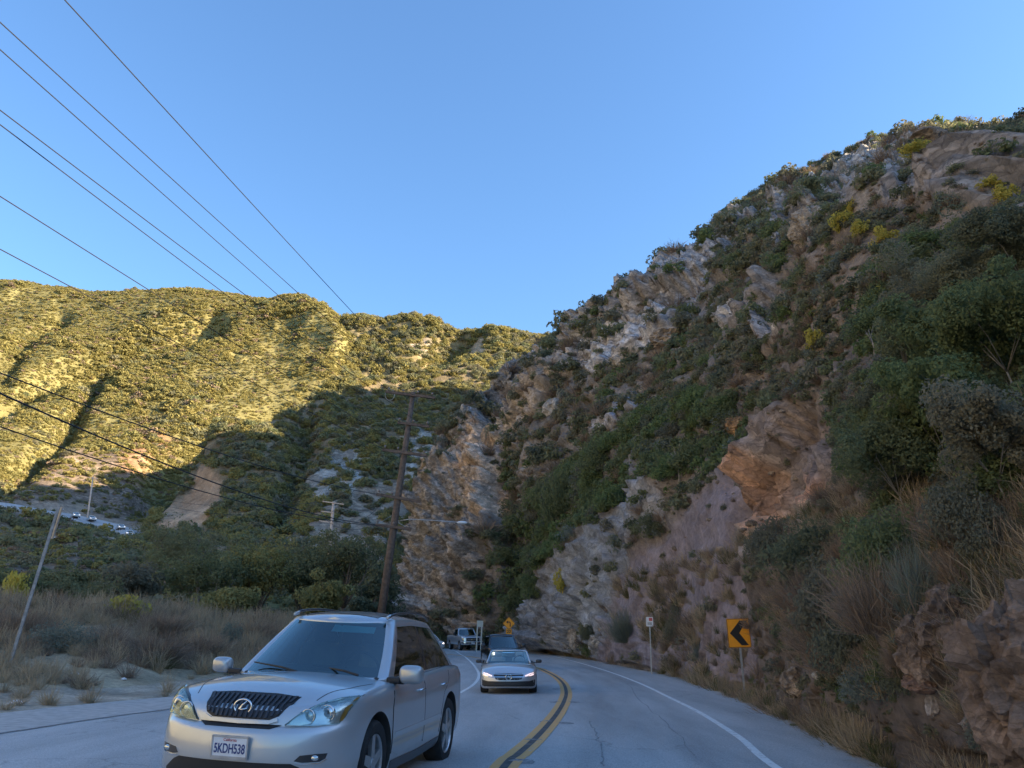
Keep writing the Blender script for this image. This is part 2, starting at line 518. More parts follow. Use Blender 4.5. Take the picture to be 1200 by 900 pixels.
# fine colour variety between the beds of rock
bed = noise3(np.stack([st * 0.35, st * 0.13 + 3, st * 0 + 1.5], 1))
colr = colr * np.array([1.52, 1.62, 1.84]) * (1 + 0.16 * rockr * bed)[:, None] * (1 + 0.22 * fbm(W2, 3.0, 3))[:, None]
tint = fbm(W2 + 200, 14, 3)
colr[:, 0] *= 1 + 0.10 * tint; colr[:, 2] *= 1 - 0.10 * tint
M_ROCK = terrain_mat('rocky_slope', 2.2, 0.22)
o, q = sheet('hillside', G2, M_ROCK, colr, rockr); tag(o, kind='structure')
register('right', G2, q, vegr)

# ---- hills across the canyon
def hill(name, key, cols, nu, nv, base, areas, amp, scale, ravines=(), veg_off=None):
    ctrl = np.array([[tuple(at(*p)) if len(p) == 3 else tuple(p[:3]) for p in c] for c in cols])
    G = catmull(ctrl, nu); G = catmull(G.transpose(1, 0, 2), nv).transpose(1, 0, 2)
    n = grid_normals(G); sh = G.shape[:2]; W = G.reshape(-1, 3); Nn = n.reshape(-1, 3)
    px, py = proj(W)
    col, rock, veg = paint(px, py, W, base, areas, 5.0)
    sm = smooth_grid(np.concatenate([col, rock[:, None], veg[:, None]], 1), sh, 1)
    col, rock, veg = sm[:, :3], sm[:, 3], sm[:, 4]
    d = amp * fbm(W, scale, 4) + amp * .38 * ridged(W, scale * .36, 4) + rock * amp * 0.45 * ridged(W, scale * 0.35, 4)
    wpx = px + 5 * fbm(W, scale * .4, 3); wpy = py + 5 * fbm(W + 31, scale * .4, 3)
    for ln, A, wl, wr in ravines:
        s = line_sd(wpx, wpy, ln)
        d = d - A * np.exp(-np.where(s > 0, s / wr, -s / wl) ** 2)
    W2 = W + Nn * d[:, None]
    col = col * (1 + 0.25 * fbm(W2, scale * .2, 3))[:, None]
    o, q = sheet(name, W2.reshape(sh + (3,)), M_FAR, col, rock); tag(o, kind='structure')
    register(key, W2.reshape(sh + (3,)), q, veg)
    return o

M_FAR = terrain_mat('chaparral_slope', 0.8, 0.5)
ridge_l = [(-420, 352), (-200, 338), (-60, 330), (0, 331), (60, 337), (130, 342), (200, 337), (260, 344), (310, 351), (338, 348), (364, 358), (392, 374), (410, 402), (424, 430), (440, 462)]
rows_l = [(690, 96), (645, 160), (0, 200), (560, 250), (490, 310), (420, 385)]
cols = []
for x, yr in ridge_l:
    t = np.interp(x, [338, 436], [0, 1])
    ry = float(np.interp(x, [-420, -100, 0, 60, 100, 140, 170, 300], [575, 582, 590, 602, 612, 624, 634, 640]))
    c = [(x, 738, 62), (x, 690, 96), (x, ry + 22, 160), (x, ry + 1.5, 188), (x, ry - 6, 197)]
    top = 420 + 20 * t
    for f in (0.2, 0.42, 0.64, 0.84):
        yy = (ry - 6) + (yr - (ry - 6)) * f
        c.append((x, yy, 200 + (470 - 60 * t - 200) * (f ** 1.02)))
    c.append((x, yr, 480 - 60 * t))
    p = at(x, yr, 480 - 60 * t)
    c.append((p.x * 1.05 + 10 * t, p.y + 60, p.z - 10, 0)); c.append((p.x * 1.3 + 40 * t, p.y + 260, p.z * 0.5, 0))
    cols.append(c)
GRASSY = (0.205, 0.185, 0.080)
hill('mountain', 'left', cols, 190, 170, (GRASSY, 0.15, 1.0), [
    ([(-60, 640), (20, 560), (70, 530), (170, 525), (160, 560), (190, 580), (170, 625), (90, 600)], (0.24, 0.185, 0.14), 0.9, 0.45),
    ([(160, 500), (200, 520), (160, 560), (135, 560)], (0.33, 0.20, 0.12), 0.6, 0.4),
    ([(0, 690), (0, 640), (80, 620), (165, 640), (200, 690)], (0.20, 0.165, 0.13), 0.5, 0.8),
    ([(-60, 582), (50, 596), (110, 606), (142, 613), (178, 634), (150, 648), (128, 634), (100, 622), (40, 608), (-60, 598)], (0.30, 0.25, 0.20), 0.1, 0.0),
    ([(40, 665), (80, 642), (100, 632), (140, 640), (135, 660)], (0.27, 0.22, 0.17), 0.7, 0.5),
    ([(170, 350), (380, 400), (420, 440), (330, 470), (220, 430)], (0.235, 0.205, 0.085), 0.1, 1.0),
], 5.0, 60.0, ravines=[
    ([(250, 380), (180, 400), (110, 425), (40, 450), (-60, 500)], 12, 16, 12),
    ([(120, 440), (95, 480), (70, 520), (10, 570)], 9, 12, 12),
    ([(70, 370), (30, 400), (0, 440)], 6, 12, 10),
    ([(420, 440), (350, 480), (250, 520), (180, 570)], 9, 30, 20),
])
ridge_m = [(250, 440), (330, 405), (398, 373), (425, 374), (445, 381), (480, 378), (520, 384), (545, 381), (570, 387), (592, 387), (616, 392), (650, 396), (720, 405), (800, 430)]
cols = []
for x, yr in ridge_m:
    c = [(x, 640, 215), (x, 580, 255)]
    for f in (0.25, 0.5, 0.75, 0.9):
        c.append((x, 580 + (yr - 580) * f, 255 + 195 * f))
    c.append((x, yr, 450)); p = at(x, yr, 450)
    c.append((p.x, p.y + 50, p.z - 6, 0)); c.append((p.x * 1.2, p.y + 220, p.z * .5, 0))
    cols.append(c)
hill('mountain', 'mid', cols, 130, 110, ((0.22, 0.18, 0.10), 0.3, 1.0), [
    ([(545, 400), (556, 393), (570, 400), (566, 418), (552, 420)], (0.42, 0.29, 0.18), 1.0, 0.0),
    ([(470, 400), (500, 396), (505, 412), (480, 414)], (0.36, 0.30, 0.24), 0.9, 0.3),
], 6.0, 60.0, ravines=[([(400, 378), (430, 440), (440, 520)], 4, 25, 25), ([(540, 395), (500, 425), (440, 450)], 12, 22, 16)])
cs = [((120, 668, 150), (176, 626, 180)), ((165, 668, 140), (193, 606, 192)), ((205, 672, 132), (222, 575, 205)), ((245, 676, 126), (250, 535, 216)), ((280, 680, 122), (268, 508, 224)),
      ((310, 684, 118), (306, 501, 232)), ((340, 690, 116), (346, 490, 242)), ((370, 695, 114), (385, 466, 254)), ((395, 700, 114), (428, 446, 268)), ((430, 705, 116), (475, 436, 282)),
      ((480, 705, 125), (525, 430, 290)), ((540, 705, 135), (575, 440, 295)), ((620, 700, 140), (650, 470, 300))]
cols = []
for b, r in cs:
    c = [(b[0], b[1] + 30, b[2] - 22), b]
    for f in (0.18, 0.38, 0.58, 0.78, 0.92):
        c.append((b[0] + (r[0] - b[0]) * f, b[1] + (r[1] - b[1]) * f, b[2] + (r[2] - b[2]) * f))
    c.append(r); p = at(*r)
    c.append((p.x + 6, p.y + 16, p.z - 6, 0)); c.append((p.x + 30, p.y + 70, p.z - 45, 0)); cols.append(c)
hill('foothill', 'spur', cols, 140, 110, ((0.21, 0.17, 0.11), 0.35, 0.95), [
    ([(180, 625), (195, 600), (240, 550), (262, 560), (258, 600), (225, 618)], (0.42, 0.29, 0.19), 0.35, 0.0),
    ([(350, 580), (370, 545), (395, 520), (420, 530), (430, 575), (390, 600)], (0.36, 0.34, 0.30), 1.0, 0.35),
    ([(460, 560), (470, 520), (510, 505), (520, 540), (500, 590)], (0.36, 0.34, 0.30), 1.0, 0.4),
    ([(330, 640), (380, 600), (480, 560), (480, 640), (440, 690), (350, 660)], (0.34, 0.26, 0.19), 0.9, 0.22),
    ([(120, 668), (140, 640), (170, 632), (200, 660)], (0.30, 0.28, 0.25), 0.8, 0.35),
], 4.5, 45.0, ravines=[([(360, 500), (350, 540), (330, 600)], 5, 16, 12)])

# the sunny canyon wall carries on unseen left and behind, added as warm fill
wc_ = [((-125, 118), (-420, 190)), ((-100, 70), (-370, 90)), ((-92, 20), (-330, 20)), ((-92, -50), (-310, -60)), ((-100, -130), (-290, -170)), ((-70, -220), (-200, -360))]
ctrl = []
for (x0, y0), (x1, y1) in wc_:
    ctrl.append([(x0 + (x1 - x0) * t, y0 + (y1 - y0) * t, -1.5 + 175 * (t ** .95)) for t in (0, .15, .35, .6, .85, 1)] + [(x1 * 1.3, y1 * 1.3, 60)])
Gw = catmull(np.array(ctrl), 60); Gw = catmull(Gw.transpose(1, 0, 2), 60).transpose(1, 0, 2)
Ww = Gw.reshape(-1, 3); Ww = Ww + np.array([0, 0, 1.]) * (8 * fbm(Ww, 50, 4))[:, None]
o, q = sheet('mountain', Ww.reshape(Gw.shape), M_FAR, np.tile((0.30, 0.27, 0.19), (len(Ww), 1)) * (1 + .3 * fbm(Ww, 14, 3))[:, None], np.full(len(Ww), .2)); tag(o, kind='structure')

# ---- near ground: one broad sheet under everything, and the bank left of the road
gx = np.concatenate([[-3000, -900, -300], np.linspace(-120, 60, 61), [200, 900, 3000]])
gy = np.concatenate([[-3000, -700, -150], np.linspace(-60, 130, 64), [300, 900, 3000]])
Gg = np.array([[(x, y, road_z(y) - 0.16 - (0.6 if abs(x) > 100 or y > 125 or y < -58 else 0)) for y in gy] for x in gx])
M_GROUND = terrain_mat('dry_earth', 9.0, 0.05)
V = Gg.reshape(-1, 3)
o, q = sheet('ground', Gg, M_GROUND, np.tile((0.23, 0.185, 0.14), (len(V), 1)), np.zeros(len(V))); tag(o, kind='structure')
# bank: pixel rows of the photo from the pavement edge to the brow
bcols = []
for x in (-900, -500, -250, -100, 0, 80, 160, 230, 300, 370, 420, 455):
    e = float(np.interp(x, [-900, -100, 0, 100, 190, 300, 400, 500], [870, 840, 833, 825, 815, 795, 775, 760]))
    p0 = gnd(x, e)
    if x >= 300: p0 = Vector((np.interp(x, [300, 370, 440, 500], [-7.0, -8.6, -11, -14]), np.interp(x, [300, 370, 440, 500], [30, 42, 55, 70]), 0)); p0.z = road_z(p0.y)
    br = float(np.interp(x, [-900, 0, 100, 200, 300, 400, 500], [712, 712, 716, 724, 732, 735, 738]))
    dp = max(p0.y + 12, float(np.interp(x, [-900, 0, 200, 300, 400, 500], [40, 42, 46, 52, 62, 80])))
    top = at(x, br, dp)
    c = [p0 + Vector((.5, -.3, -.25)), p0 + Vector((0, 0, -0.01))]
    for f, g in ((0.12, 0.03), (0.3, 0.16), (0.5, 0.40), (0.7, 0.68), (0.88, 0.9)):
        c.append(Vector((p0.x + (top.x - p0.x) * f, p0.y + (top.y - p0.y) * f, p0.z + (top.z - p0.z) * g)))
    c.append(top); v = Vector((top.x, top.y, 0)).normalized()
    c += [top + v * 8 + Vector((0, 0, -0.4)), top + v * 25 + Vector((0, 0, -1.5)), top + v * 60 + Vector((0, 0, -6))]
    bcols.append([tuple(k) for k in c])
Gb = catmull(np.array(bcols), 150); Gb = catmull(Gb.transpose(1, 0, 2), 120).transpose(1, 0, 2)
Wb = Gb.reshape(-1, 3); tb = np.tile(np.linspace(0, 10, 120), (150, 1)).ravel()
envb = np.clip((tb - 1.0) / 2.0, 0, 1)
Wb = Wb + np.array([0, 0, 1.0]) * (envb * (0.30 * fbm(Wb, 5, 3) + 0.07 * fbm(Wb, 0.8, 3)))[:, None] + np.array([0, 0, 1.]) * (0.012 * (tb > 1) * fbm(Wb, 0.4, 2))[:, None]
Gb = Wb.reshape(Gb.shape)
cb = np.tile((0.40, 0.33, 0.25), (len(Wb), 1)) * (1 + 0.3 * fbm(Wb, 1.2, 4))[:, None]
cb = np.where((tb > 2.2)[:, None], np.array((0.37, 0.30, 0.20)) * (1 + 0.3 * fbm(Wb, 2.2, 4))[:, None], cb)
o, q = sheet('roadside_bank', Gb, M_GROUND, cb, np.zeros(len(Wb))); tag(o, kind='structure')
register('bank', Gb, q, np.where(tb > 2.2, 1.0, 0.1))
# ------------------------------------------------------------------ road
def smooth_curve(pts, n):
    P = np.array([tuple(p) for p in pts], float)[:, None, :]
    return catmull(P, n)[:, 0, :]

def by_y(pts, ys):
    P = np.array([(p[0], p[1]) for p in pts]); P = P[np.argsort(P[:, 1])]
    return np.interp(ys, P[:, 1], P[:, 0])

YEL = [gnd(*p) for p in [(590, 900), (607, 884), (625, 868), (641, 851), (653, 836), (661, 822), (663.5, 811), (660, 801), (652, 793.5), (640, 787), (626, 782)]]
WR = [gnd(*p) for p in [(910, 900), (860, 860), (800, 825), (740, 797), (690, 780), (650, 769.5), (620, 764)]]
PR = [gnd(*p) for p in [(1040, 900), (960, 860), (880, 824), (800, 795), (700, 774), (650, 766.5), (618, 761.5)]]
WL = [gnd(*p) for p in [(160, 905), (300, 868), (430, 838), (535, 814), (554, 803), (561, 793), (559, 785), (551, 775), (540, 767), (524, 761)]]
def extend(L, near, far):
    pts = [Vector((p.x, p.y, road_z(p.y))) for p in L]
    return [Vector((x, y, road_z(y))) for x, y in near] + pts + [Vector((x, y, road_z(y))) for x, y in far]
YELc = smooth_curve(extend(YEL, [(-7, -60), (-4.2, -25), (-1.6, -5), (-.75, 4)], [(-.6, 50), (-3.5, 62), (-8.5, 74), (-15.5, 85), (-26, 96), (-42, 106)]), 260)
WRc = smooth_curve(extend(WR, [(-3.4, -60), (-.7, -25), (1.8, -5), (2.7, 4)], [(-3.4, 78), (-10, 87), (-21, 96), (-38, 106)]), 240)
PRc = smooth_curve(extend(PR, [(-1.5, -60), (1.0, -25), (3.2, -5), (4.1, 4)], [(-2.2, 80.5), (-8.6, 89.5), (-19.5, 98.5), (-37, 109)]), 240)
WLc = smooth_curve(extend(WL[3:], [(-10.5, -60), (-7.6, -25), (-5.0, -5), (-4.0, 4), (-3.0, 11), (-2.15, 17)], [(-11, 82), (-20, 91), (-36, 101)]), 240)
PLp = [(-16, -60), (-13.5, -25), (-11.8, -5), (-11.2, 6), (-10.9, 14), (-10.6, 19), (-9.5, 23), (-7.6, 28), (-6.0, 33), (-5.2, 40), (-5.8, 50), (-7.8, 60), (-12, 72), (-19, 81), (-30, 90), (-46, 99)]
PLc = smooth_curve([(x, y, road_z(y)) for x, y in PLp], 240)

def asphalt():
    m, N, L, b = mat_new('worn_asphalt')
    tc = N.new('ShaderNodeTexCoord')
    fine = N.new('ShaderNodeTexNoise'); fine.inputs['Scale'].default_value = 55; fine.inputs['Detail'].default_value = 4
    big = N.new('ShaderNodeTexNoise'); big.inputs['Scale'].default_value = 0.35; big.inputs['Detail'].default_value = 6; big.inputs['Roughness'].default_value = .65
    mp = N.new('ShaderNodeMapping'); mp.inputs['Scale'].default_value = (1.6, 0.22, 1)
    L.new(tc.outputs['Object'], mp.inputs['Vector'])
    L.new(tc.outputs['Object'], fine.inputs['Vector']); L.new(mp.outputs['Vector'], big.inputs['Vector'])
    vo = N.new('ShaderNodeTexVoronoi'); vo.feature = 'DISTANCE_TO_EDGE'; vo.inputs['Scale'].default_value = 0.33
    wn_ = N.new('ShaderNodeTexNoise'); wn_.inputs['Scale'].default_value = 1.3; wn_.inputs['Detail'].default_value = 6
    ma = N.new('ShaderNodeVectorMath'); ma.operation = 'MULTIPLY_ADD'; ma.inputs[1].default_value = (1.1, 1.1, 1.1)
    L.new(tc.outputs['Object'], wn_.inputs['Vector']); L.new(wn_.outputs['Color'], ma.inputs[0]); L.new(tc.outputs['Object'], ma.inputs[2])
    L.new(ma.outputs['Vector'], vo.inputs['Vector'])
    ck = N.new('ShaderNodeMapRange'); ck.inputs['From Max'].default_value = 0.012; ck.inputs['To Min'].default_value = 1.0; ck.inputs['To Max'].default_value = 0.0
    L.new(vo.outputs['Distance'], ck.inputs['Value'])
    gate = N.new('ShaderNodeTexNoise'); gate.inputs['Scale'].default_value = 0.22; L.new(tc.outputs['Object'], gate.inputs['Vector'])
    gr = N.new('ShaderNodeMapRange'); gr.inputs['From Min'].default_value = .50; gr.inputs['From Max'].default_value = .58; L.new(gate.outputs['Fac'], gr.inputs['Value'])
    cg = N.new('ShaderNodeMath'); cg.operation = 'MULTIPLY'; L.new(ck.outputs['Result'], cg.inputs[0]); L.new(gr.outputs['Result'], cg.inputs[1])
    r1 = N.new('ShaderNodeMapRange'); r1.inputs['From Min'].default_value = .3; r1.inputs['From Max'].default_value = .7; r1.inputs['To Min'].default_value = .68; r1.inputs['To Max'].default_value = 1.32
    L.new(fine.outputs['Fac'], r1.inputs['Value'])
    r2 = N.new('ShaderNodeMapRange'); r2.inputs['From Min'].default_value = .3; r2.inputs['From Max'].default_value = .7; r2.inputs['To Min'].default_value = .72; r2.inputs['To Max'].default_value = 1.2
    L.new(big.outputs['Fac'], r2.inputs['Value'])
    mu = N.new('ShaderNodeMath'); mu.operation = 'MULTIPLY'; L.new(r1.outputs['Result'], mu.inputs[0]); L.new(r2.outputs['Result'], mu.inputs[1])
    cm = N.new('ShaderNodeMapRange'); cm.inputs['To Min'].default_value = 1; cm.inputs['To Max'].default_value = .72; L.new(cg.outputs[0], cm.inputs['Value'])
    m2 = N.new('ShaderNodeMath'); m2.operation = 'MULTIPLY'; L.new(mu.outputs[0], m2.inputs[0]); L.new(cm.outputs['Result'], m2.inputs[1])
    mx = N.new('ShaderNodeMix'); mx.data_type = 'RGBA'; mx.blend_type = 'MULTIPLY'; mx.inputs['Factor'].default_value = 1
    wa = N.new('ShaderNodeAttribute'); wa.attribute_name = 'wear'; ws = N.new('ShaderNodeSeparateColor'); L.new(wa.outputs['Color'], ws.inputs[0])
    dn = N.new('ShaderNodeTexNoise'); dn.inputs['Scale'].default_value = 2.6; dn.inputs['Detail'].default_value = 8; dn.inputs['Roughness'].default_value = .7; L.new(tc.outputs['Object'], dn.inputs['Vector'])
    da = N.new('ShaderNodeMath'); da.operation = 'ADD'; L.new(ws.outputs[1], da.inputs[0]); L.new(dn.outputs['Fac'], da.inputs[1])
    dr = N.new('ShaderNodeMapRange'); dr.inputs['From Min'].default_value = .95; dr.inputs['From Max'].default_value = 1.25; L.new(da.outputs[0], dr.inputs['Value'])
    tr = N.new('ShaderNodeMapRange'); tr.inputs['To Min'].default_value = 1.04; tr.inputs['To Max'].default_value = .80; L.new(ws.outputs[0], tr.inputs['Value'])
    base = N.new('ShaderNodeMix'); base.data_type = 'RGBA'; base.inputs['A'].default_value = (0.43, 0.415, 0.40, 1); base.inputs['B'].default_value = (.36, .29, .22, 1); L.new(dr.outputs['Result'], base.inputs['Factor'])
    m3 = N.new('ShaderNodeMath'); m3.operation = 'MULTIPLY'; L.new(m2.outputs[0], m3.inputs[0]); L.new(tr.outputs['Result'], m3.inputs[1])
    L.new(base.outputs['Result'], mx.inputs['A']); L.new(m3.outputs[0], mx.inputs['B'])
    L.new(mx.outputs['Result'], b.inputs['Base Color'])
    b.inputs['Roughness'].default_value = 0.82; b.inputs['Specular IOR Level'].default_value = .3
    bp = N.new('ShaderNodeBump'); bp.inputs['Strength'].default_value = .5; bp.inputs['Distance'].default_value = .01
    L.new(fine.outputs['Fac'], bp.inputs['Height']); L.new(bp.outputs['Normal'], b.inputs['Normal'])
    return m
M_ASPH = asphalt()

def ribbon(name, A, B, z, mat, parent=None, cross=1, drop_=0.0):
    n = len(A); V = []; F = []
    for a, b in zip(A, B):
        for k in range(cross + 1):
            t = k / cross
            x, y = a[0] + (b[0] - a[0]) * t, a[1] + (b[1] - a[1]) * t
            V.append((x, y, road_z(y) + z))
    w = cross + 1
    for i in range(n - 1):
        for k in range(cross):
            F.append((i * w + k, i * w + k + 1, (i + 1) * w + k + 1, (i + 1) * w + k))
    return mesh_obj(name, V, F, mat, parent)

road = tag(ribbon('road', PLc, PRc, 0.0, M_ASPH, None, 64), kind='structure')
_v = np.empty(len(road.data.vertices) * 3); road.data.vertices.foreach_get('co', _v); _v = _v.reshape(-1, 3)
def side_dist(C):
    C = np.asarray(C)[:, :2]; out = np.empty(len(_v))
    t = np.gradient(C, axis=0); t /= np.linalg.norm(t, axis=1, keepdims=True)
    for a in range(0, len(_v), 2000):
        d = _v[a:a + 2000, None, :2] - C[None]; k = (d ** 2).sum(2).argmin(1); dd = d[np.arange(len(k)), k]
        out[a:a + 2000] = dd[:, 0] * t[k, 1] - dd[:, 1] * t[k, 0]
    return out
_s = side_dist(YELc); _e = side_dist(PRc)
_tr = sum(np.exp(-((_s - c) / .28) ** 2) for c in (.95, 2.45, -.85, -2.35)) + .7 * (np.exp(-((_s - 1.7) / .25) ** 2) + np.exp(-((_s + 1.6) / .25) ** 2))
_dirt = np.clip(np.exp(-np.abs(_e) / .55) * .75, 0, 1)
_c = np.stack([np.clip(_tr * (.6 + .5 * fbm(_v * np.array([1, .15, 1]), 3.0, 3)), 0, 1), _dirt, 0 * _s, 0 * _s + 1], 1).astype(np.float32)
road.data.color_attributes.new('wear', 'FLOAT_COLOR', 'POINT').data.foreach_set('color', _c.ravel())

def offset_line(C, d):
    C = np.asarray(C); t = np.gradient(C[:, :2], axis=0); t /= np.linalg.norm(t, axis=1, keepdims=True)
    n = np.stack([t[:, 1], -t[:, 0]], 1)
    O = C.copy(); O[:, :2] += n * d
    return O

def worn_paint(name, col, wear):
    m, N, L, b = mat_new(name)
    tc = N.new('ShaderNodeTexCoord'); n = N.new('ShaderNodeTexNoise'); n.inputs['Scale'].default_value = 9; n.inputs['Detail'].default_value = 9; n.inputs['Roughness'].default_value = .7
    L.new(tc.outputs['Object'], n.inputs['Vector'])
    r = N.new('ShaderNodeMapRange'); r.inputs['From Min'].default_value = wear; r.inputs['From Max'].default_value = wear + .1; L.new(n.outputs['Fac'], r.inputs['Value'])
    mx = N.new('ShaderNodeMix'); mx.data_type = 'RGBA'; mx.inputs['A'].default_value = (.45, .43, .41, 1); mx.inputs['B'].default_value = (*col, 1)
    L.new(r.outputs['Result'], mx.inputs['Factor']); L.new(mx.outputs['Result'], b.inputs['Base Color'])
    b.inputs['Roughness'].default_value = .75
    return m
M_YEL = worn_paint('yellow_road_paint', (0.70, 0.38, 0.135), .33)
M_WHT = worn_paint('white_road_paint', (0.78, 0.78, 0.76), .38)
M_BLK = simple('black_road_paint', (0.085, 0.083, 0.08), .8, noise=.4, nscale=6)
ribbon('yellow_line', offset_line(YELc, -0.175), offset_line(YELc, -0.055), 0.006, M_YEL, road)
ribbon('yellow_line', offset_line(YELc, 0.055), offset_line(YELc, 0.175), 0.006, M_YEL, road)
ribbon('black_stripe', offset_line(YELc, -0.052), offset_line(YELc, 0.052), 0.006, M_BLK, road)
ribbon('edge_line', offset_line(WRc, -0.06), offset_line(WRc, 0.06), 0.006, M_WHT, road)
ribbon('edge_line', offset_line(WLc, -0.06), offset_line(WLc, 0.06), 0.006, M_WHT, road)
# dark scars of old lane markers beside the yellow lines
M_SCAR = simple('tar_patch', (0.25, 0.245, 0.24), .85, noise=.5, nscale=20)
for (px_, py_) in [(641, 846), (663, 847.5), (651, 823), (672, 823), (652, 807.5), (668, 807.5), (626, 868), (612, 893), (656, 795)]:
    g = gnd(px_, py_); V = []; n = 9
    sgn = 1
    for k in range(n):
        a = 2 * math.pi * k / n; r = (0.10 + 0.07 * random.random())
        V.append((g.x + r * 1.15 * math.cos(a), g.y + r * 1.7 * math.sin(a), g.z + 0.005))
    mesh_obj('marker_scar', V, [tuple(range(n))], M_SCAR, road)
# long cracks sealed with tar
def crack(pts, w, name='crack'):
    C = smooth_curve(pts, 60)
    C[:, 0] += 0.05 * np.array([noise3(np.array([[i * .37, 1.2, pts[0][0]]]))[0] for i in range(60)])
    ww = [w * (0.5 + 0.8 * random.random()) for _ in range(60)]
    A = [(c[0] - k, c[1], 0) for c, k in zip(C, ww)]; B = [(c[0] + k, c[1], 0) for c, k in zip(C, ww)]
    ribbon(name, A, B, 0.004, M_SCAR, road)
crack([gnd(*p) for p in [(735, 800), (755, 825), (778, 845), (800, 866), (815, 890)]], .012)
crack([gnd(*p) for p in [(690, 845), (702, 870), (708, 898)]], .012)
# older, paler strip of asphalt along the left turnout and its broken seam
M_PALE = simple('old_asphalt', (0.43, 0.40, 0.37), .9, noise=.22, nscale=5, bump=.4)
seam = [(-14.4, -60), (-12, -25), (-10.3, -5), (-9.6, 4), (-8.9, 10), (-8.55, 13.6), (-8.3, 16.5), (-7.8, 19), (-7.4, 21.5), (-7.0, 24.5), (-6.6, 28), (-5.9, 33), (-5.15, 40)]
SEAM = smooth_curve([(x, y, 0) for x, y in seam], 140)
SEAM[:, 0] += 0.12 * fbm(SEAM * 1.0, 1.3, 3)
PLs = smooth_curve([(x - .2, y, 0) for x, y in PLp[:10]], 140)
ribbon('paved_turnout', PLs, SEAM, 0.005, M_PALE, road, 3)
A = SEAM.copy(); A[:, 0] -= .03 + .05 * rng.random(140); B = SEAM.copy(); B[:, 0] += .03 + .06 * rng.random(140)
ribbon('broken_seam', A, B, 0.010, M_SCAR, road)
# ------------------------------------------------------------------ vegetation
def foliage_mat(name, cA, cB, cC, trans=0.42, rough=True):
    """leaf colour: a mix per leaf (attribute), per plant (random) ; thin leaves let some light through"""
    m = bpy.data.materials.new(name); m.use_nodes = True
    N, L = m.node_tree.nodes, m.node_tree.links
    N.clear()
    out = N.new('ShaderNodeOutputMaterial')
    at_ = N.new('ShaderNodeAttribute'); at_.attribute_name = 'leaf'
    oi = N.new('ShaderNodeObjectInfo')
    mx = N.new('ShaderNodeMix'); mx.data_type = 'RGBA'; mx.inputs['A'].default_value = (*cA, 1); mx.inputs['B'].default_value = (*cB, 1)
    L.new(at_.outputs['Fac'], mx.inputs['Factor'])
    mx2 = N.new('ShaderNodeMix'); mx2.data_type = 'RGBA'; mx2.inputs['B'].default_value = (*cC, 1)
    pw = N.new('ShaderNodeMath'); pw.operation = 'MULTIPLY'; pw.inputs[1].default_value = 0.85
    L.new(oi.outputs['Random'], pw.inputs[0]); L.new(pw.outputs[0], mx2.inputs['Factor']); L.new(mx.outputs['Result'], mx2.inputs['A'])
    df = N.new('ShaderNodeBsdfDiffuse'); tr = N.new('ShaderNodeBsdfTranslucent'); ms = N.new('ShaderNodeMixShader')
    ms.inputs[0].default_value = trans
    L.new(mx2.outputs['Result'], df.inputs['Color']); L.new(mx2.outputs['Result'], tr.inputs['Color'])
    L.new(df.outputs[0], ms.inputs[1]); L.new(tr.outputs[0], ms.inputs[2]); L.new(ms.outputs[0], out.inputs['Surface'])
    return m

M_GREEN = foliage_mat('green_leaves', (0.157, 0.183, 0.095), (0.271, 0.288, 0.158), (0.271, 0.243, 0.174))
M_LUSH = foliage_mat('lush_leaves', (0.121, 0.171, 0.069), (0.235, 0.288, 0.121), (0.193, 0.207, 0.113))
M_DARK = foliage_mat('dark_leaves', (0.121, 0.144, 0.090), (0.206, 0.229, 0.136), (0.215, 0.198, 0.151))
M_SAGE = foliage_mat('sage_leaves', (0.20, 0.225, 0.175), (0.30, 0.32, 0.26), (0.18, 0.20, 0.16))
M_GOLD = foliage_mat('golden_scrub', (0.254, 0.232, 0.086), (0.410, 0.342, 0.132), (0.260, 0.250, 0.109), .38)
M_SUNPAINT = foliage_mat('painted_sunlit_leaves', (0.450, 0.377, 0.084), (0.630, 0.522, 0.126), (0.450, 0.392, 0.098), 0.4)  # sunlight painted into the leaf colour; the sun does not reach these bushes
M_DRY = foliage_mat('dry_twigs', (0.238, 0.171, 0.120), (0.397, 0.297, 0.217), (0.198, 0.158, 0.127), .15)
M_STRAW = foliage_mat('dry_grass', (0.398, 0.308, 0.194), (0.562, 0.447, 0.303), (0.316, 0.261, 0.182), .3)
M_BARK = simple('bark', (0.16, 0.125, 0.095), .95, noise=.4, nscale=6, bump=.6)
M_PALEBARK = simple('pale_bark', (0.27, 0.24, 0.205), .9, noise=.3, nscale=6, bump=.4)

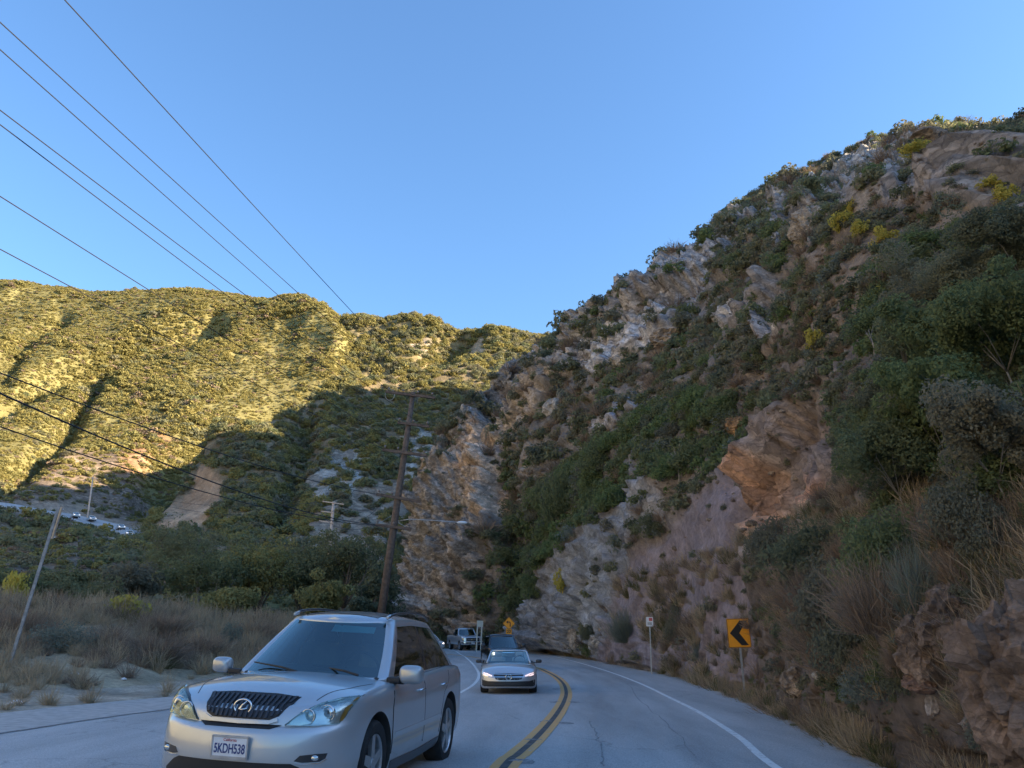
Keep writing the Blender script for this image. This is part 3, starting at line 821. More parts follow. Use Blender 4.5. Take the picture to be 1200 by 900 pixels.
def leaves_mesh(name, centers, crad, nleaf, lsize, seed, mat, flat=0.75, up=0.25, long=1.0, inner=0.25):
    """leaf-sized quads on and in a set of clumps"""
    r = np.random.default_rng(seed)
    nc = len(centers)
    C = np.asarray(centers, float)
    n = nc * nleaf
    ci = np.repeat(np.arange(nc), nleaf)
    dirs = r.normal(size=(n, 3)); dirs /= np.linalg.norm(dirs, axis=1, keepdims=True)
    rad = np.asarray(crad, float)[ci] * (1 - inner * r.random(n) ** 1.5)
    P = C[ci] + dirs * rad[:, None] * np.array([1, 1, flat])
    nrm = dirs * 0.9 + r.normal(size=(n, 3)) * 0.65 + np.array([0, 0, up])
    nrm /= np.linalg.norm(nrm, axis=1, keepdims=True)
    t = np.cross(nrm, r.normal(size=(n, 3))); t /= np.linalg.norm(t, axis=1, keepdims=True) + 1e-9
    b = np.cross(nrm, t)
    s = lsize * (0.6 + 0.8 * r.random(n))
    a = (t * (s * long)[:, None]); c = b * (s * 0.55)[:, None]
    V = np.stack([P - a, P - c * 1.0 - a * .1, P + a, P + c * 1.0 - a * .1], 1).reshape(-1, 3)
    me = bpy.data.meshes.new(name)
    me.vertices.add(4 * n); me.vertices.foreach_set('co', V.astype(np.float32).ravel())
    me.loops.add(4 * n); me.loops.foreach_set('vertex_index', np.arange(4 * n))
    me.polygons.add(n); me.polygons.foreach_set('loop_start', np.arange(0, 4 * n, 4)); me.polygons.foreach_set('loop_total', np.full(n, 4))
    me.update(calc_edges=True)
    la = me.attributes.new('leaf', 'FLOAT', 'POINT')
    cl = r.random(nc)
    la.data.foreach_set('value', np.repeat(np.clip(0.55 * cl[ci] + 0.45 * r.random(n), 0, 1), 4).astype(np.float32))
    me.materials.append(mat)
    return me

def dome_centers(seed, n, h=1.0, lo=0.35, spread=1.0):
    r = np.random.default_rng(seed); out = []
    for k in range(n):
        d = r.normal(size=3); d[2] = abs(d[2]) * 1.0; d /= np.linalg.norm(d)
        q = lo + (1 - lo) * r.random() ** 0.6
        out.append((d[0] * q * .8 * spread, d[1] * q * .8 * spread, d[2] * q * h * .85 + 0.18 * h))
    return np.array(out)

def bush_mesh(name, seed, mat, ncl=26, nleaf=24, ls=0.10, h=1.0, cr=0.34):
    r = np.random.default_rng(seed + 500)
    c = dome_centers(seed, ncl, h)
    return leaves_mesh(name, c, cr * (0.6 + 0.7 * r.random(ncl)), nleaf, ls, seed, mat)

def twig_mesh(name, seed, mat, n=260, length=1.0, w=0.012, h=1.0, droop=0.2, base=0.12):
    """a bush of bare twigs or a tuft of grass: narrow bent blades from a common root"""
    r = np.random.default_rng(seed)
    az = r.random(n) * 2 * np.pi; tilt = (r.random(n) ** 0.7) * 1.15
    L = length * (0.45 + 0.55 * r.random(n))
    d = np.stack([np.cos(az) * np.sin(tilt), np.sin(az) * np.sin(tilt), np.cos(tilt) * h], 1)
    root = np.stack([np.cos(az), np.sin(az), 0 * az], 1) * (base * r.random(n))[:, None]
    side = np.cross(d, r.normal(size=(n, 3))); side /= np.linalg.norm(side, axis=1, keepdims=True)
    kink = r.normal(size=(n, 3)) * 0.16 * L[:, None]
    p0 = root; p1 = root + d * (L * .5)[:, None] + kink; p2 = root + d * L[:, None] + kink * .5 - np.array([0, 0, 1]) * (droop * L)[:, None]
    ww = w * (0.7 + 0.6 * r.random(n))[:, None]
    V = np.stack([p0 - side * ww, p0 + side * ww, p1 + side * ww * .8, p1 - side * ww * .8, p2 + side * ww * .25, p2 - side * ww * .25], 1).reshape(-1, 3)
    V[:, 2] = np.maximum(V[:, 2], 0.0)
    me = bpy.data.meshes.new(name)
    i = np.arange(n)[:, None] * 6
    F = np.concatenate([i + np.array([0, 1, 2, 3]), i + np.array([3, 2, 4, 5])], 1).reshape(-1)
    me.vertices.add(6 * n); me.vertices.foreach_set('co', V.astype(np.float32).ravel())
    me.loops.add(8 * n); me.loops.foreach_set('vertex_index', F)
    me.polygons.add(2 * n); me.polygons.foreach_set('loop_start', np.arange(0, 8 * n, 4)); me.polygons.foreach_set('loop_total', np.full(2 * n, 4))
    me.update(calc_edges=True)
    la = me.attributes.new('leaf', 'FLOAT', 'POINT'); la.data.foreach_set('value', np.repeat(r.random(n), 6).astype(np.float32))
    me.materials.append(mat)
    return me

def library(name, meshes):
    c = bpy.data.collections.new(name)       # never linked to the scene: only a source for scattered ground cover
    for k, me in enumerate(meshes):
        o = bpy.data.objects.new(f'{name}_{k:02d}', me); c.objects.link(o)
    return c

def scatter_obj(name, pts, scl, rot, var, coll):
    """one object of ground cover: instances on a cloud of points"""
    me = bpy.data.meshes.new(name)
    n = len(pts)
    me.vertices.add(n); me.vertices.foreach_set('co', np.asarray(pts, np.float32).ravel())
    a = me.attributes.new('sc', 'FLOAT_VECTOR', 'POINT'); a.data.foreach_set('vector', np.asarray(scl, np.float32).ravel())
    a = me.attributes.new('ro', 'FLOAT_VECTOR', 'POINT'); a.data.foreach_set('vector', np.asarray(rot, np.float32).ravel())
    a = me.attributes.new('vi', 'INT', 'POINT'); a.data.foreach_set('value', np.asarray(var, np.int32))
    o = link(bpy.data.objects.new(name, me))
    ng = bpy.data.node_groups.new(name + '_scatter', 'GeometryNodeTree')
    ng.interface.new_socket('Geometry', in_out='INPUT', socket_type='NodeSocketGeometry')
    ng.interface.new_socket('Geometry', in_out='OUTPUT', socket_type='NodeSocketGeometry')
    N, L = ng.nodes, ng.links
    gi = N.new('NodeGroupInput'); go = N.new('NodeGroupOutput')
    ci = N.new('GeometryNodeCollectionInfo'); ci.inputs['Collection'].default_value = coll
    ci.inputs['Separate Children'].default_value = True; ci.inputs['Reset Children'].default_value = True
    ip = N.new('GeometryNodeInstanceOnPoints'); ip.inputs['Pick Instance'].default_value = True
    def na(nm, tp):
        q = N.new('GeometryNodeInputNamedAttribute'); q.data_type = tp; q.inputs['Name'].default_value = nm
        return [s for s in q.outputs if s.enabled and s.name == 'Attribute'][0]
    L.new(gi.outputs[0], ip.inputs['Points']); L.new(ci.outputs[0], ip.inputs['Instance'])
    L.new(na('vi', 'INT'), ip.inputs['Instance Index']); L.new(na('sc', 'FLOAT_VECTOR'), ip.inputs['Scale'])
    er = N.new('FunctionNodeEulerToRotation'); L.new(na('ro', 'FLOAT_VECTOR'), er.inputs[0]); L.new(er.outputs[0], ip.inputs['Rotation'])
    L.new(ip.outputs[0], go.inputs[0])
    md = o.modifiers.new('scatter', 'NODES'); md.node_group = ng
    return tag(o, kind='stuff')

def sample_terrain(key, per_m2, seed, window=(-130, 1330, -80, 1010), power=1.0, maxd=700, near=0):
    """random points on a sheet, denser where its vegetation attribute is high, only near what the picture shows"""
    r = np.random.default_rng(seed)
    name, V, Q, Nr, veg = [t for t in TERR if t[0] == key][0]
    a, b, c, d_ = (V[Q[:, k]] for k in range(4))
    area = 0.5 * np.linalg.norm(np.cross(c - a, d_ - b), axis=1)
    cen = (a + c) / 2
    px, py = proj(cen)
    ok = (cen[:, 1] > 2) & (px > window[0]) & (px < window[1]) & (py > window[2]) & (py < window[3]) & (np.linalg.norm(cen, axis=1) < maxd)
    nq = Nr[Q[:, 0]]
    facing = (nq * (np.array([0, 0, CAM_H]) - cen)).sum(1) / (np.linalg.norm(cen, axis=1) + 1e-6)
    ok &= facing > -0.45
    w = area * np.clip(veg[Q].mean(1), 0, 1) ** power * ok
    if near: w = w * np.clip((near / np.linalg.norm(cen, axis=1)) ** 2, 0.8, 30)
    n = r.poisson(w * per_m2)
    idx = np.repeat(np.arange(len(Q)), n)
    u = r.random(len(idx)); v = r.random(len(idx))
    P = (a[idx] * ((1 - u) * (1 - v))[:, None] + b[idx] * (u * (1 - v))[:, None] + c[idx] * (u * v)[:, None] + d_[idx] * ((1 - u) * v)[:, None])
    return P, nq[idx], veg[Q[idx, 0]]

# --- libraries of far scrub
lib_far = library('far_scrub', [bush_mesh('far_scrub', 100 + k, M_GOLD, 16, 12, 0.17, 0.8 + .06 * k, .36) for k in range(6)]
                  + [bush_mesh('far_scrub', 120 + k, M_GREEN, 16, 14, 0.17, 0.95, .36) for k in range(3)] + [bush_mesh('far_scrub', 130 + k, M_DRY, 14, 12, .16, .7, .36) for k in range(2)])
# the sunny mountain: low golden scrub, some greener, some dry
P, n_, vg = sample_terrain('left', 0.44, 21)
px, py = proj(P)
r = np.random.default_rng(5)
big = fbm(P, 60, 3); sz = (0.85 + 1.15 * r.random(len(P)) ** 2.4) * (0.8 + 0.45 * (big > .12))
low = P[:, 2] < np.interp(P[:, 0], [-200, 60], [42, 42])
gmix = np.where(low, .5, 0.05) + 0.12 * (fbm(P + 90, 30, 3) > 0.15)
u = r.random(len(P))
var = np.where(u < gmix, r.integers(6, 9, len(P)), np.where(u < gmix + .10, r.integers(9, 11, len(P)), r.integers(0, 6, len(P))))
clump = fbm(P + 300, 22, 3); sz = np.where((clump > .17) & (r.random(len(P)) < .5), sz * 1.75, sz); thin = r.random(len(P)) < np.clip(1.15 + 1.6 * fbm(P + 500, 28, 3), .25, 1); sz = np.where(thin, sz, sz * .45)
scl = np.stack([sz, sz * (0.8 + .4 * r.random(len(P))), sz * (0.65 + 0.35 * r.random(len(P)))], 1)
rot = np.stack([0 * u, 0 * u, u * 40], 1)
scatter_obj('chaparral', P - n_ * (sz * .15)[:, None], scl, rot, var, lib_far)
# the back of the canyon: larger round oaks and laurel sumac
lib_mid = library('oak_scrub', [bush_mesh('oak_scrub', 200 + k, M_GREEN, 24, 18, 0.13, 1.0, .34) for k in range(5)] + [bush_mesh('oak_scrub', 220 + k, M_GOLD, 22, 18, 0.13, .9, .34) for k in range(3)])
P, n_, vg = sample_terrain('mid', 0.15, 22, window=(300, 760, 340, 640))
r = np.random.default_rng(6); u = r.random(len(P))
sz = 1.7 + 2.3 * r.random(len(P)) ** 1.6
var = np.where(u < .40, r.integers(0, 5, len(P)), r.integers(5, 8, len(P)))
scl = np.stack([sz, sz, sz * (0.75 + 0.4 * r.random(len(P)))], 1)
scatter_obj('oak_scrub', P - n_ * (sz * .15)[:, None], scl, np.stack([0 * u, 0 * u, u * 40], 1), var, lib_mid)
P, n_, vg = sample_terrain('spur', 0.27, 23, window=(60, 700, 400, 760))
r = np.random.default_rng(8); u = r.random(len(P))
sz = 1.0 + 1.5 * r.random(len(P)) ** 1.8
var = np.where(u < .5, r.integers(0, 5, len(P)), r.integers(5, 8, len(P)))
scl = np.stack([sz, sz, sz * (0.75 + 0.4 * r.random(len(P)))], 1)
scatter_obj('scrub', P - n_ * (sz * .15)[:, None], scl, np.stack([0 * u, 0 * u, u * 40], 1), var, lib_mid)

# --- the right hillside: the shrubs that show largest are things, the rest is ground cover
SHRUB_GREEN = [bush_mesh('shrub', 300 + k, M_GREEN, 44, 62, 0.052, 0.85 + .09 * k, .30) for k in range(4)]
SHRUB_LUSH = [bush_mesh('shrub', 320 + k, M_LUSH, 48, 64, 0.050, 1.0 + .06 * k, .28) for k in range(4)]
SHRUB_DARK = [bush_mesh('shrub', 340 + k, M_DARK, 44, 62, 0.052, 0.9 + .06 * k, .30) for k in range(3)]
SHRUB_DRY = [twig_mesh('shrub', 360 + k, M_DRY, 420, 1.15, 0.011, 1.0, .12, .3) for k in range(3)]
SHRUB_SAGE = [bush_mesh('shrub', 380 + k, M_SAGE, 34, 40, 0.050, .75, .30) for k in range(3)]
lib_r = library('hill_scrub', [bush_mesh('hill_scrub', 400 + k, M_GREEN, 24, 20, 0.11, .9, .33) for k in range(4)] + [bush_mesh('hill_scrub', 410 + k, M_LUSH, 24, 20, 0.11, 1.0, .33) for k in range(3)]
                + [bush_mesh('hill_scrub', 420 + k, M_DARK, 24, 20, 0.11, .9, .33) for k in range(3)] + [twig_mesh('hill_scrub', 430 + k, M_DRY, 260, 1.15, .016, 1.0, .1, .35) for k in range(3)] + [bush_mesh('hill_scrub', 440 + k, M_SAGE, 22, 20, .09, .7, .32) for k in range(2)])
P, n_, vg = sample_terrain('right', 0.46, 24, window=(-130, 1750, -300, 1100), power=1.2, near=95)
r = np.random.default_rng(9)
px, py = proj(P); dist = np.linalg.norm(P, axis=1)
GULLY = [(560, 735), (600, 620), (660, 560), (800, 470), (890, 480), (870, 545), (790, 572), (690, 640), (620, 735)]
TREES = [(1010, 330), (1060, 290), (1260, 250), (1260, 640), (1060, 640), (1015, 520)]
LOWER = [(890, 650), (1050, 620), (1260, 600), (1260, 910), (1000, 905), (890, 800)]
gul = in_poly(px, py, GULLY); tre = in_poly(px, py, TREES); lowr = in_poly(px, py, LOWER)
u = r.random(len(P))
sz = 0.55 + 1.25 * r.random(len(P)) ** 2.0
sz = np.where(gul, 1.0 + 1.3 * r.random(len(P)) ** 1.3, sz)
sz = np.where(tre, 1.2 + 1.5 * r.random(len(P)) ** 1.3, sz)
sz *= np.clip(dist / 85, 0.2, 1.15)
pl = np.where(gul, .66, np.where(tre, .62, np.where(lowr, .08, .08)))
pd = np.where(gul, .06, np.where(tre, .04, np.where(lowr, .58, .22)))
kind = np.where(u < pl, 1, np.where(u < pl + pd, 3, np.where(u < pl + pd + .22, 2, np.where(u < pl + pd + .27, 4, 0))))
keep = r.random(len(P)) < np.where(gul | tre, .62, np.where(lowr, .9, 1.0))
P, n_, kind, sz, px, py, dist, u, gul, tre, lowr = [a[keep] for a in (P, n_, kind, sz, px, py, dist, u, gul, tre, lowr)]
pix = sz / dist * FPX
o_cam = Vector((0, 0, CAM_H))
order = np.argsort(-pix)
chosen = []
for i in order:
    if len(chosen) >= 250: break
    if not (-10 < px[i] < 1200 and 100 < py[i] < 880): continue
    top = Vector(P[i]) + Vector((0, 0, sz[i] * .7)); v = top - o_cam
    if any(b.ray_cast(o_cam, v.normalized(), v.length - .3)[0] is not None for b in (BVHS['right'],)): continue
    chosen.append(i)
sel = np.zeros(len(P), bool); sel[chosen] = True
LIB = {0: SHRUB_GREEN, 1: SHRUB_LUSH, 2: SHRUB_DARK, 3: SHRUB_DRY, 4: SHRUB_SAGE}
LOOK = {0: 'olive shrub', 1: 'bright green shrub', 2: 'dark green shrub', 3: 'brown twiggy shrub', 4: 'grey sage shrub'}
LANDMARK = [((872, 745), 'the chevron sign'), ((763, 735), 'the small white sign'), ((595, 735), 'the yellow curve sign'), ((720, 660), 'the grey roadside slab'),
            ((940, 570), 'the orange outcrop'), ((575, 510), 'the tan rock spire'), ((545, 640), 'the cream cliff'), ((945, 265), 'the rounded skyline boulder'),
            ((1130, 170), 'the rocky summit'), ((740, 335), 'the middle skyline'), ((630, 410), 'the low skyline end'), ((900, 380), 'the pale rock patch'),
            ((795, 540), 'the dead tree'), ((860, 500), 'the orange gully boulder'), ((1110, 745), 'the reddish boulders'), ((1120, 450), 'the tall grove'),
            ((650, 560), 'the gully head'), ((610, 690), 'the gully foot'), ((720, 430), 'the grey rock ribs'), ((830, 660), 'the bare purple slope'),
            ((1015, 275), 'the three yellow bushes'), ((960, 690), 'the dark hollow'), ((1180, 800), 'the rust coloured rock'), ((1000, 340), 'the pale yellow bush'), ((680, 500), 'the gully rim'), ((1060, 600), 'the grove foot')]
CARD = ['first', 'second', 'third', 'fourth', 'fifth', 'sixth', 'seventh', 'eighth', 'ninth', 'tenth', 'eleventh', 'twelfth', 'thirteenth', 'fourteenth', 'fifteenth', 'sixteenth', 'seventeenth', 'eighteenth', 'nineteenth', 'twentieth']
buckets = {}
for i in chosen:
    k = min(range(len(LANDMARK)), key=lambda j: (LANDMARK[j][0][0] - px[i]) ** 2 + (LANDMARK[j][0][1] - py[i]) ** 2)
    (lx_, ly_), nm = LANDMARK[k]
    dx, dy = px[i] - lx_, py[i] - ly_
    rel = ('right of' if dx > 0 else 'left of') if abs(dx) > abs(dy) else ('below' if dy > 0 else 'above')
    buckets.setdefault((k, rel, int(kind[i]), 'big' if pix[i] > 26 else 'small'), []).append(i)
for (k, rel, kd, bs), ii in buckets.items():
    ii = sorted(ii, key=lambda i: px[i])
    for j, i in enumerate(ii):
        me = LIB[kd][int(u[i] * 997) % len(LIB[kd])]
        o = link(bpy.data.objects.new('shrub', me))
        o.location = Vector(P[i]) - Vector(n_[i]) * sz[i] * .12
        s = sz[i]; o.scale = (s, s * (0.85 + .3 * ((u[i] * 31) % 1)), s * (0.8 + 0.35 * ((u[i] * 17) % 1)))
        o.rotation_euler = (0, 0, u[i] * 50)
        lab = f'{bs} {LOOK[kd]} {rel} {LANDMARK[k][1]}' + ('' if len(ii) == 1 else f', {CARD[min(j, 19)]} from the left')
        tag(o, lab, 'shrub', 'shrubs on the rocky hillside')
rest = ~sel
base_i = np.array([0, 4, 7, 10, 13]); num = np.array([4, 3, 3, 3, 2])
var = base_i[kind[rest]] + (u[rest] * 9973).astype(int) % num[kind[rest]]
s = sz[rest]
scl = np.stack([s, s * (.85 + .3 * ((u[rest] * 31) % 1)), s * (0.8 + .35 * ((u[rest] * 17) % 1))], 1)
scatter_obj('hillside_scrub', P[rest] - n_[rest] * (s * .15)[:, None], scl, np.stack([0 * s, 0 * s, u[rest] * 50], 1), var, lib_r)

# the small stuff between the bushes: low dry and olive plants all over the rock
P, n_, vg = sample_terrain('right', 1.0, 28, power=1.0, near=95)
r = np.random.default_rng(17); u = r.random(len(P)); dd = np.linalg.norm(P, axis=1)
px, py = proj(P)
ok = r.random(len(P)) < np.clip(.35 + 2.0 * fbm(P, 6, 3), .02, 1); P, n_, u, dd = P[ok], n_[ok], u[ok], dd[ok]
s_ = (.16 + .34 * r.random(len(P)) ** 1.8) * np.clip(dd / 80, .22, 1.15)
var = np.where(u < .34, r.integers(0, 4, len(P)), np.where(u < .46, r.integers(7, 10, len(P)), np.where(u < .86, r.integers(10, 13, len(P)), r.integers(13, 15, len(P)))))
scatter_obj('low_scrub', P - n_ * (s_ * .1)[:, None], np.stack([s_, s_, s_ * .8], 1), np.stack([0 * u, 0 * u, u * 60], 1), var, lib_r)
# ------------------------------------------------------------------ trees and single bushes
def ground_at(x, y):
    p = drop(x, y, ('bank', 'left', 'right', 'spur'))
    return p if p is not None else Vector((x, y, road_z(y)))

def make_tree(name, base, height, width, mat, bark, seed, label, cat='tree', group=None, nleaf=52, ls=0.17, nl=7, trunk_r=None, lean=(0, 0), low=0.25, cr=0.20, ncl=None, show=0.0):
    r = np.random.default_rng(seed)
    root = empty(name, base); tag(root, label, cat, group)
    bm = bmesh.new(); tr = trunk_r or 0.022 * height + 0.03
    fork = Vector((lean[0] * .3, lean[1] * .3, height * (low + .08)))
    add_tube(bm, [(0, 0, -0.4), (0.02 * height, 0, height * low * .5), fork], [tr * 1.25, tr, tr * .8], 7)
    tips = []
    for k in range(nl):
        a = 2 * math.pi * (k + r.random() * .7) / nl
        q = 0.35 + 0.6 * r.random()
        tip = Vector((math.cos(a) * width * .42 * q + lean[0], math.sin(a) * width * .42 * q + lean[1], height * (0.55 + 0.38 * r.random())))
        mid = fork.lerp(tip, .5) + Vector((r.normal() * .05 * width, r.normal() * .05 * width, height * .04))
        add_tube(bm, [fork, mid, tip], [tr * .6, tr * .38, tr * .10], 5)
        tips.append((mid, tip))
        for j in range(3):
            t2 = tip + Vector((r.normal() * .13 * width, r.normal() * .13 * width, abs(r.normal()) * .08 * height))
            add_tube(bm, [mid.lerp(tip, .3 + .25 * j), t2], [tr * .22, tr * .05], 4)
            tips.append((mid, t2))
    bm_obj('trunk', bm, bark, root, True)
    ncl = ncl or 46
    C = []; R = []
    for k in range(ncl):
        mid, tip = tips[r.integers(len(tips))]
        p = mid.lerp(tip, 0.35 + .75 * r.random())
        p = p + Vector((r.normal() * .09 * width, r.normal() * .09 * width, r.normal() * .07 * height))
        p.z = max(p.z, height * .12)
        C.append(tuple(p)); R.append(cr * width * (0.4 + 0.7 * r.random()))
    me = leaves_mesh('crown', C, R, nleaf, ls, seed + 1, mat, .8)
    finish('crown', me, None, root)
    return root

# the belt of dark bushes and small trees beyond the left bank: (px, top, base, width px, distance, leaves, bark, label)
M_BELT = foliage_mat('bank_leaves', (0.135, 0.150, 0.075), (0.235, 0.245, 0.125), (0.215, 0.205, 0.115))
BELT = [
    (208, 606, 705, 135, 80, M_BELT, M_BARK, 'broad dark evergreen tree directly below the far road bend'),
    (232, 640, 724, 125, 60, M_BELT, M_PALEBARK, 'dark olive tree with pale bare branches showing, behind the dry bank'),
    (300, 648, 726, 95, 63, M_GOLD, M_BARK, 'rounded green tree between the olive tree and the tall light tree'),
    (352, 638, 724, 105, 67, M_BELT, M_BARK, 'green tree behind the silver car windshield, below the small pole'),
    (402, 630, 724, 115, 65, M_BELT, M_BARK, 'largest light green tree just left of the leaning utility pole'),
    (436, 655, 724, 62, 61, M_DARK, M_BARK, 'small dark tree touching the foot of the leaning utility pole'),
    (150, 662, 724, 85, 58, M_DARK, M_BARK, 'dark low tree above the bush painted sunlit yellow'),
    (108, 686, 724, 95, 53, M_BELT, M_BARK, 'low green tree behind the middle of the grassy bank'),
    (58, 668, 722, 85, 56, M_BELT, M_BARK, 'loose green tree just right of the leaning roadside post'),
    (12, 676, 720, 80, 51, M_BELT, M_BARK, 'green tree at the left picture edge behind the leaning post'),
    (-45, 660, 720, 90, 55, M_DARK, M_BARK, 'dark tree cut off by the left picture edge'),
    (270, 690, 730, 70, 54, M_GOLD, M_BARK, 'dry brown leaved tree in front of the rounded green tree'),
    (378, 690, 730, 60, 56, M_GOLD, M_BARK, 'dry brownish tree just above the silver car roof'),
]
for k, (x, t, b_, w, Y, mt, bk, lab) in enumerate(BELT):
    f = FPX / (Y * 0.96)
    p = at(x, b_, Y); g = ground_at(p.x, p.y); 
    top = at(x, t, Y)
    make_tree('tree', g, max(1.5, (top.z - g.z) * (.86 + .22 * ((k * 7) % 5) / 4)), w / f * .86, mt, bk, 900 + k, lab, 'tree', 'trees behind the left roadside bank', 110, .11, 8, low=.12, ncl=70, cr=.18)

# grove on the right hillside
GROVE = [(1062, 612, 120, 95, M_LUSH), (1120, 575, 150, 110, M_LUSH), (1180, 600, 130, 110, M_GREEN), (1128, 470, 120, 110, M_LUSH), (1190, 470, 130, 105, M_LUSH), (1068, 455, 90, 85, M_GREEN), (1160, 375, 85, 90, M_GREEN), (1205, 350, 90, 80, M_DARK), (1100, 385, 75, 70, M_GREEN)]
GL = ['feathery green tree at the lower left corner of the right grove', 'tall feathery tree with pale stems in the middle of the right grove', 'broad green tree low in the grove at the right picture edge', 'feathery tree with a pale leaning trunk in the upper grove',
      'bright green tree at the right picture edge, half way up the grove', 'smaller green tree at the upper left corner of the grove', 'green tree near the top of the right grove', 'dark tree at the very top of the grove, at the picture edge', 'small round green tree left of the grove top']
for k, (x, y, h, w, mt) in enumerate(GROVE):
    c = cast(x, y, ('right',))
    if c is None: continue
    p = c[0]; f = FPX / (p.length * .97)
    make_tree('tree', p - Vector((0, 0, .1)), h / f, w / f * 1.15, mt, M_PALEBARK, 960 + k, GL[k], 'tree', 'grove on the right hillside', 260, .015 * h / f, 6, lean=(-.12 * w / f, -.05 * w / f), low=.2, ncl=80, cr=.16, trunk_r=.004 * h / f + .008)

# dead bare tree above the grey slab
def bare_tree(name, base, height, seed, label, lean=0.0):
    r = np.random.default_rng(seed); root = empty(name, base); tag(root, label, 'tree')
    bm = bmesh.new(); top = Vector((lean, 0, height * .55))
    add_tube(bm, [(0, 0, -.3), (lean * .5 + .05, 0, height * .3), top], [.030 * height, .024 * height, .018 * height], 6)
    bm_obj('trunk', bm, M_PALEBARK, root, True)
    for k in range(4):
        bm = bmesh.new(); a = r.random() * 6.28
        st = Vector((lean * .5, 0, height * .3)).lerp(top, .3 + .7 * r.random())
        tip = st + Vector((math.cos(a) * height * .14, math.sin(a) * height * .14, height * (.22 + .25 * r.random())))
        mid = st.lerp(tip, .5) + Vector((0, 0, .03 * height))
        add_tube(bm, [st, mid, tip], [.014 * height, .009 * height, .003 * height], 5)
        add_tube(bm, [mid, mid + Vector((r.normal() * .1, r.normal() * .1, .2)) * height * .5], [.007 * height, .002 * height], 4)
        bm_obj('branch', bm, M_PALEBARK, root, True)
c = cast(796, 572, ('right',)); bare_tree('dead_tree', c[0], 62 / FPX * c[2], 5, 'bare dead tree with pale forked trunk above the grey rock slab')
c = cast(1024, 420, ('right',)); bare_tree('dead_tree', c[0], 42 / FPX * c[2], 6, 'small bare white dead tree left of the right grove')

# single bushes that stand out: (px, base y, width px, height px, kind, label)
def shrub_at(px_, py_, w, h, me, label, group=None, key=('right', 'bank', 'left', 'spur'), name='shrub', dist=None):
    if dist:
        p = at(px_, py_, dist); p = ground_at(p.x, p.y); d = p.length
    else:
        c = cast(px_, py_, key)
        if c is None: return
        p, d = c[0], c[2]
    o = link(bpy.data.objects.new(name, me)); s = w / FPX * d / 2
    o.location = p - Vector((0, 0, .05 * s)); o.scale = (s, s, h / FPX * d / 1.15); o.rotation_euler = (0, 0, px_ * .7)
    return tag(o, label, 'shrub', group)
BY = [bush_mesh('shrub', 500 + k, M_SUNPAINT, 26, 36, .085, 1.0, .34) for k in range(3)]  # bushes whose leaves carry painted sunlight
BF = [bush_mesh('shrub', 510 + k, M_SAGE, 46, 70, .030, .8, .27) for k in range(3)]
BD = [bush_mesh('shrub', 520 + k, M_DARK, 70, 110, .030, 1.0, .25) for k in range(2)]
BG = [bush_mesh('shrub', 530 + k, M_LUSH, 70, 110, .030, 1.0, .25) for k in range(2)]
TW = [twig_mesh('shrub', 540 + k, M_DRY, 1500, 1.1, .005, 1.0, .15, .4) for k in range(3)]
TS = [twig_mesh('shrub', 550 + k, M_SAGE, 1100, 1.05, .008, 1.25, .05, .25) for k in range(2)]
YG = 'bushes painted sunlit yellow on the rocky hillside'
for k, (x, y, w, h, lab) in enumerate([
    (660, 692, 26, 30, 'bush painted sunlit yellow at the foot of the grey slab, above the curve'), (957, 408, 26, 26, 'bush painted sunlit yellow, alone in the middle of the right slope'),
    (1033, 362, 32, 28, 'bush painted pale sunlit yellow at the left top of the grove'), (988, 270, 34, 24, 'bush painted sunlit yellow nearest to the rounded boulder by the skyline'), (1012, 276, 28, 20, 'small bush painted sunlit yellow just right of another, near the skyline boulder'),
    (1038, 284, 30, 20, 'bush painted sunlit yellow, rightmost of the three in a row near the skyline boulder'), (1000, 248, 16, 18, 'tiny bush painted sunlit yellow above the row of three such bushes'),
    (1182, 238, 30, 22, 'bush painted sunlit yellow at the right picture edge below the summit'), (1160, 222, 26, 16, 'bush painted sunlit yellow on the lit shoulder just below the summit'), (1072, 178, 34, 14, 'low brush painted sunlit yellow on the skyline left of the summit'), (1178, 268, 30, 18, 'bush painted sunlit yellow, lowest on the slope at the right picture edge')]):
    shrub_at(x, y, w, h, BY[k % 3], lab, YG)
for (x, y, w, h, me, lab) in [
    (795, 752, 36, 46, BD[0], 'dense dark round bush just right of the small white sign'), (733, 752, 52, 40, TS[0], 'spiky grey green bush left of the small white sign'),
    (772, 628, 56, 36, BD[1], 'dark rounded bush lying on the grey rock slab'), (690, 752, 20, 22, BD[0], 'small dark bush at the foot of the grey slab'),
    (1035, 825, 90, 62, BF[0], 'grey green roadside bush below the dark hollow, right of the chevron sign'), (1080, 728, 74, 86, TS[1], 'tall pale grey spiky bush above the reddish boulders'),
    (1172, 745, 60, 50, TW[0], 'pale dry twiggy bush left of the big rust coloured rock'), (975, 765, 100, 80, TW[1], 'large tangle of bare brown twigs right of the chevron sign'),
    (1030, 740, 120, 110, TW[2], 'biggest dark tangle of dry twigs in the hollow'), (960, 690, 130, 80, BD[1], 'dark spreading bush hanging over the hollow, left half'), (1040, 690, 120, 90, BG[0], 'green spreading bush hanging over the hollow, right half'),
    (1188, 545, 40, 50, BG[1], 'light green leafy bush at the right picture edge'), (1170, 880, 70, 50, BF[1], 'pale grey bush at the foot of the big rust coloured rock'),
    (820, 775, 30, 26, BF[2], 'small grey bush left of the white marker post'), (700, 560, 60, 50, BG[0], 'big light green bush in the middle of the gully'), (655, 615, 50, 70, BG[1], 'upright light green bush low in the gully'), (640, 600, 44, 44, BG[0], 'round green bush left in the gully')]:
    shrub_at(x, y, w, h, me, lab)
shrub_at(152, 727, 50, 30, BY[0], 'bush painted sunlit yellow at the brow of the left bank', key=('bank',))
shrub_at(14, 700, 30, 44, BY[1], 'plant painted sunlit yellow at the left edge beside the leaning post', dist=46)
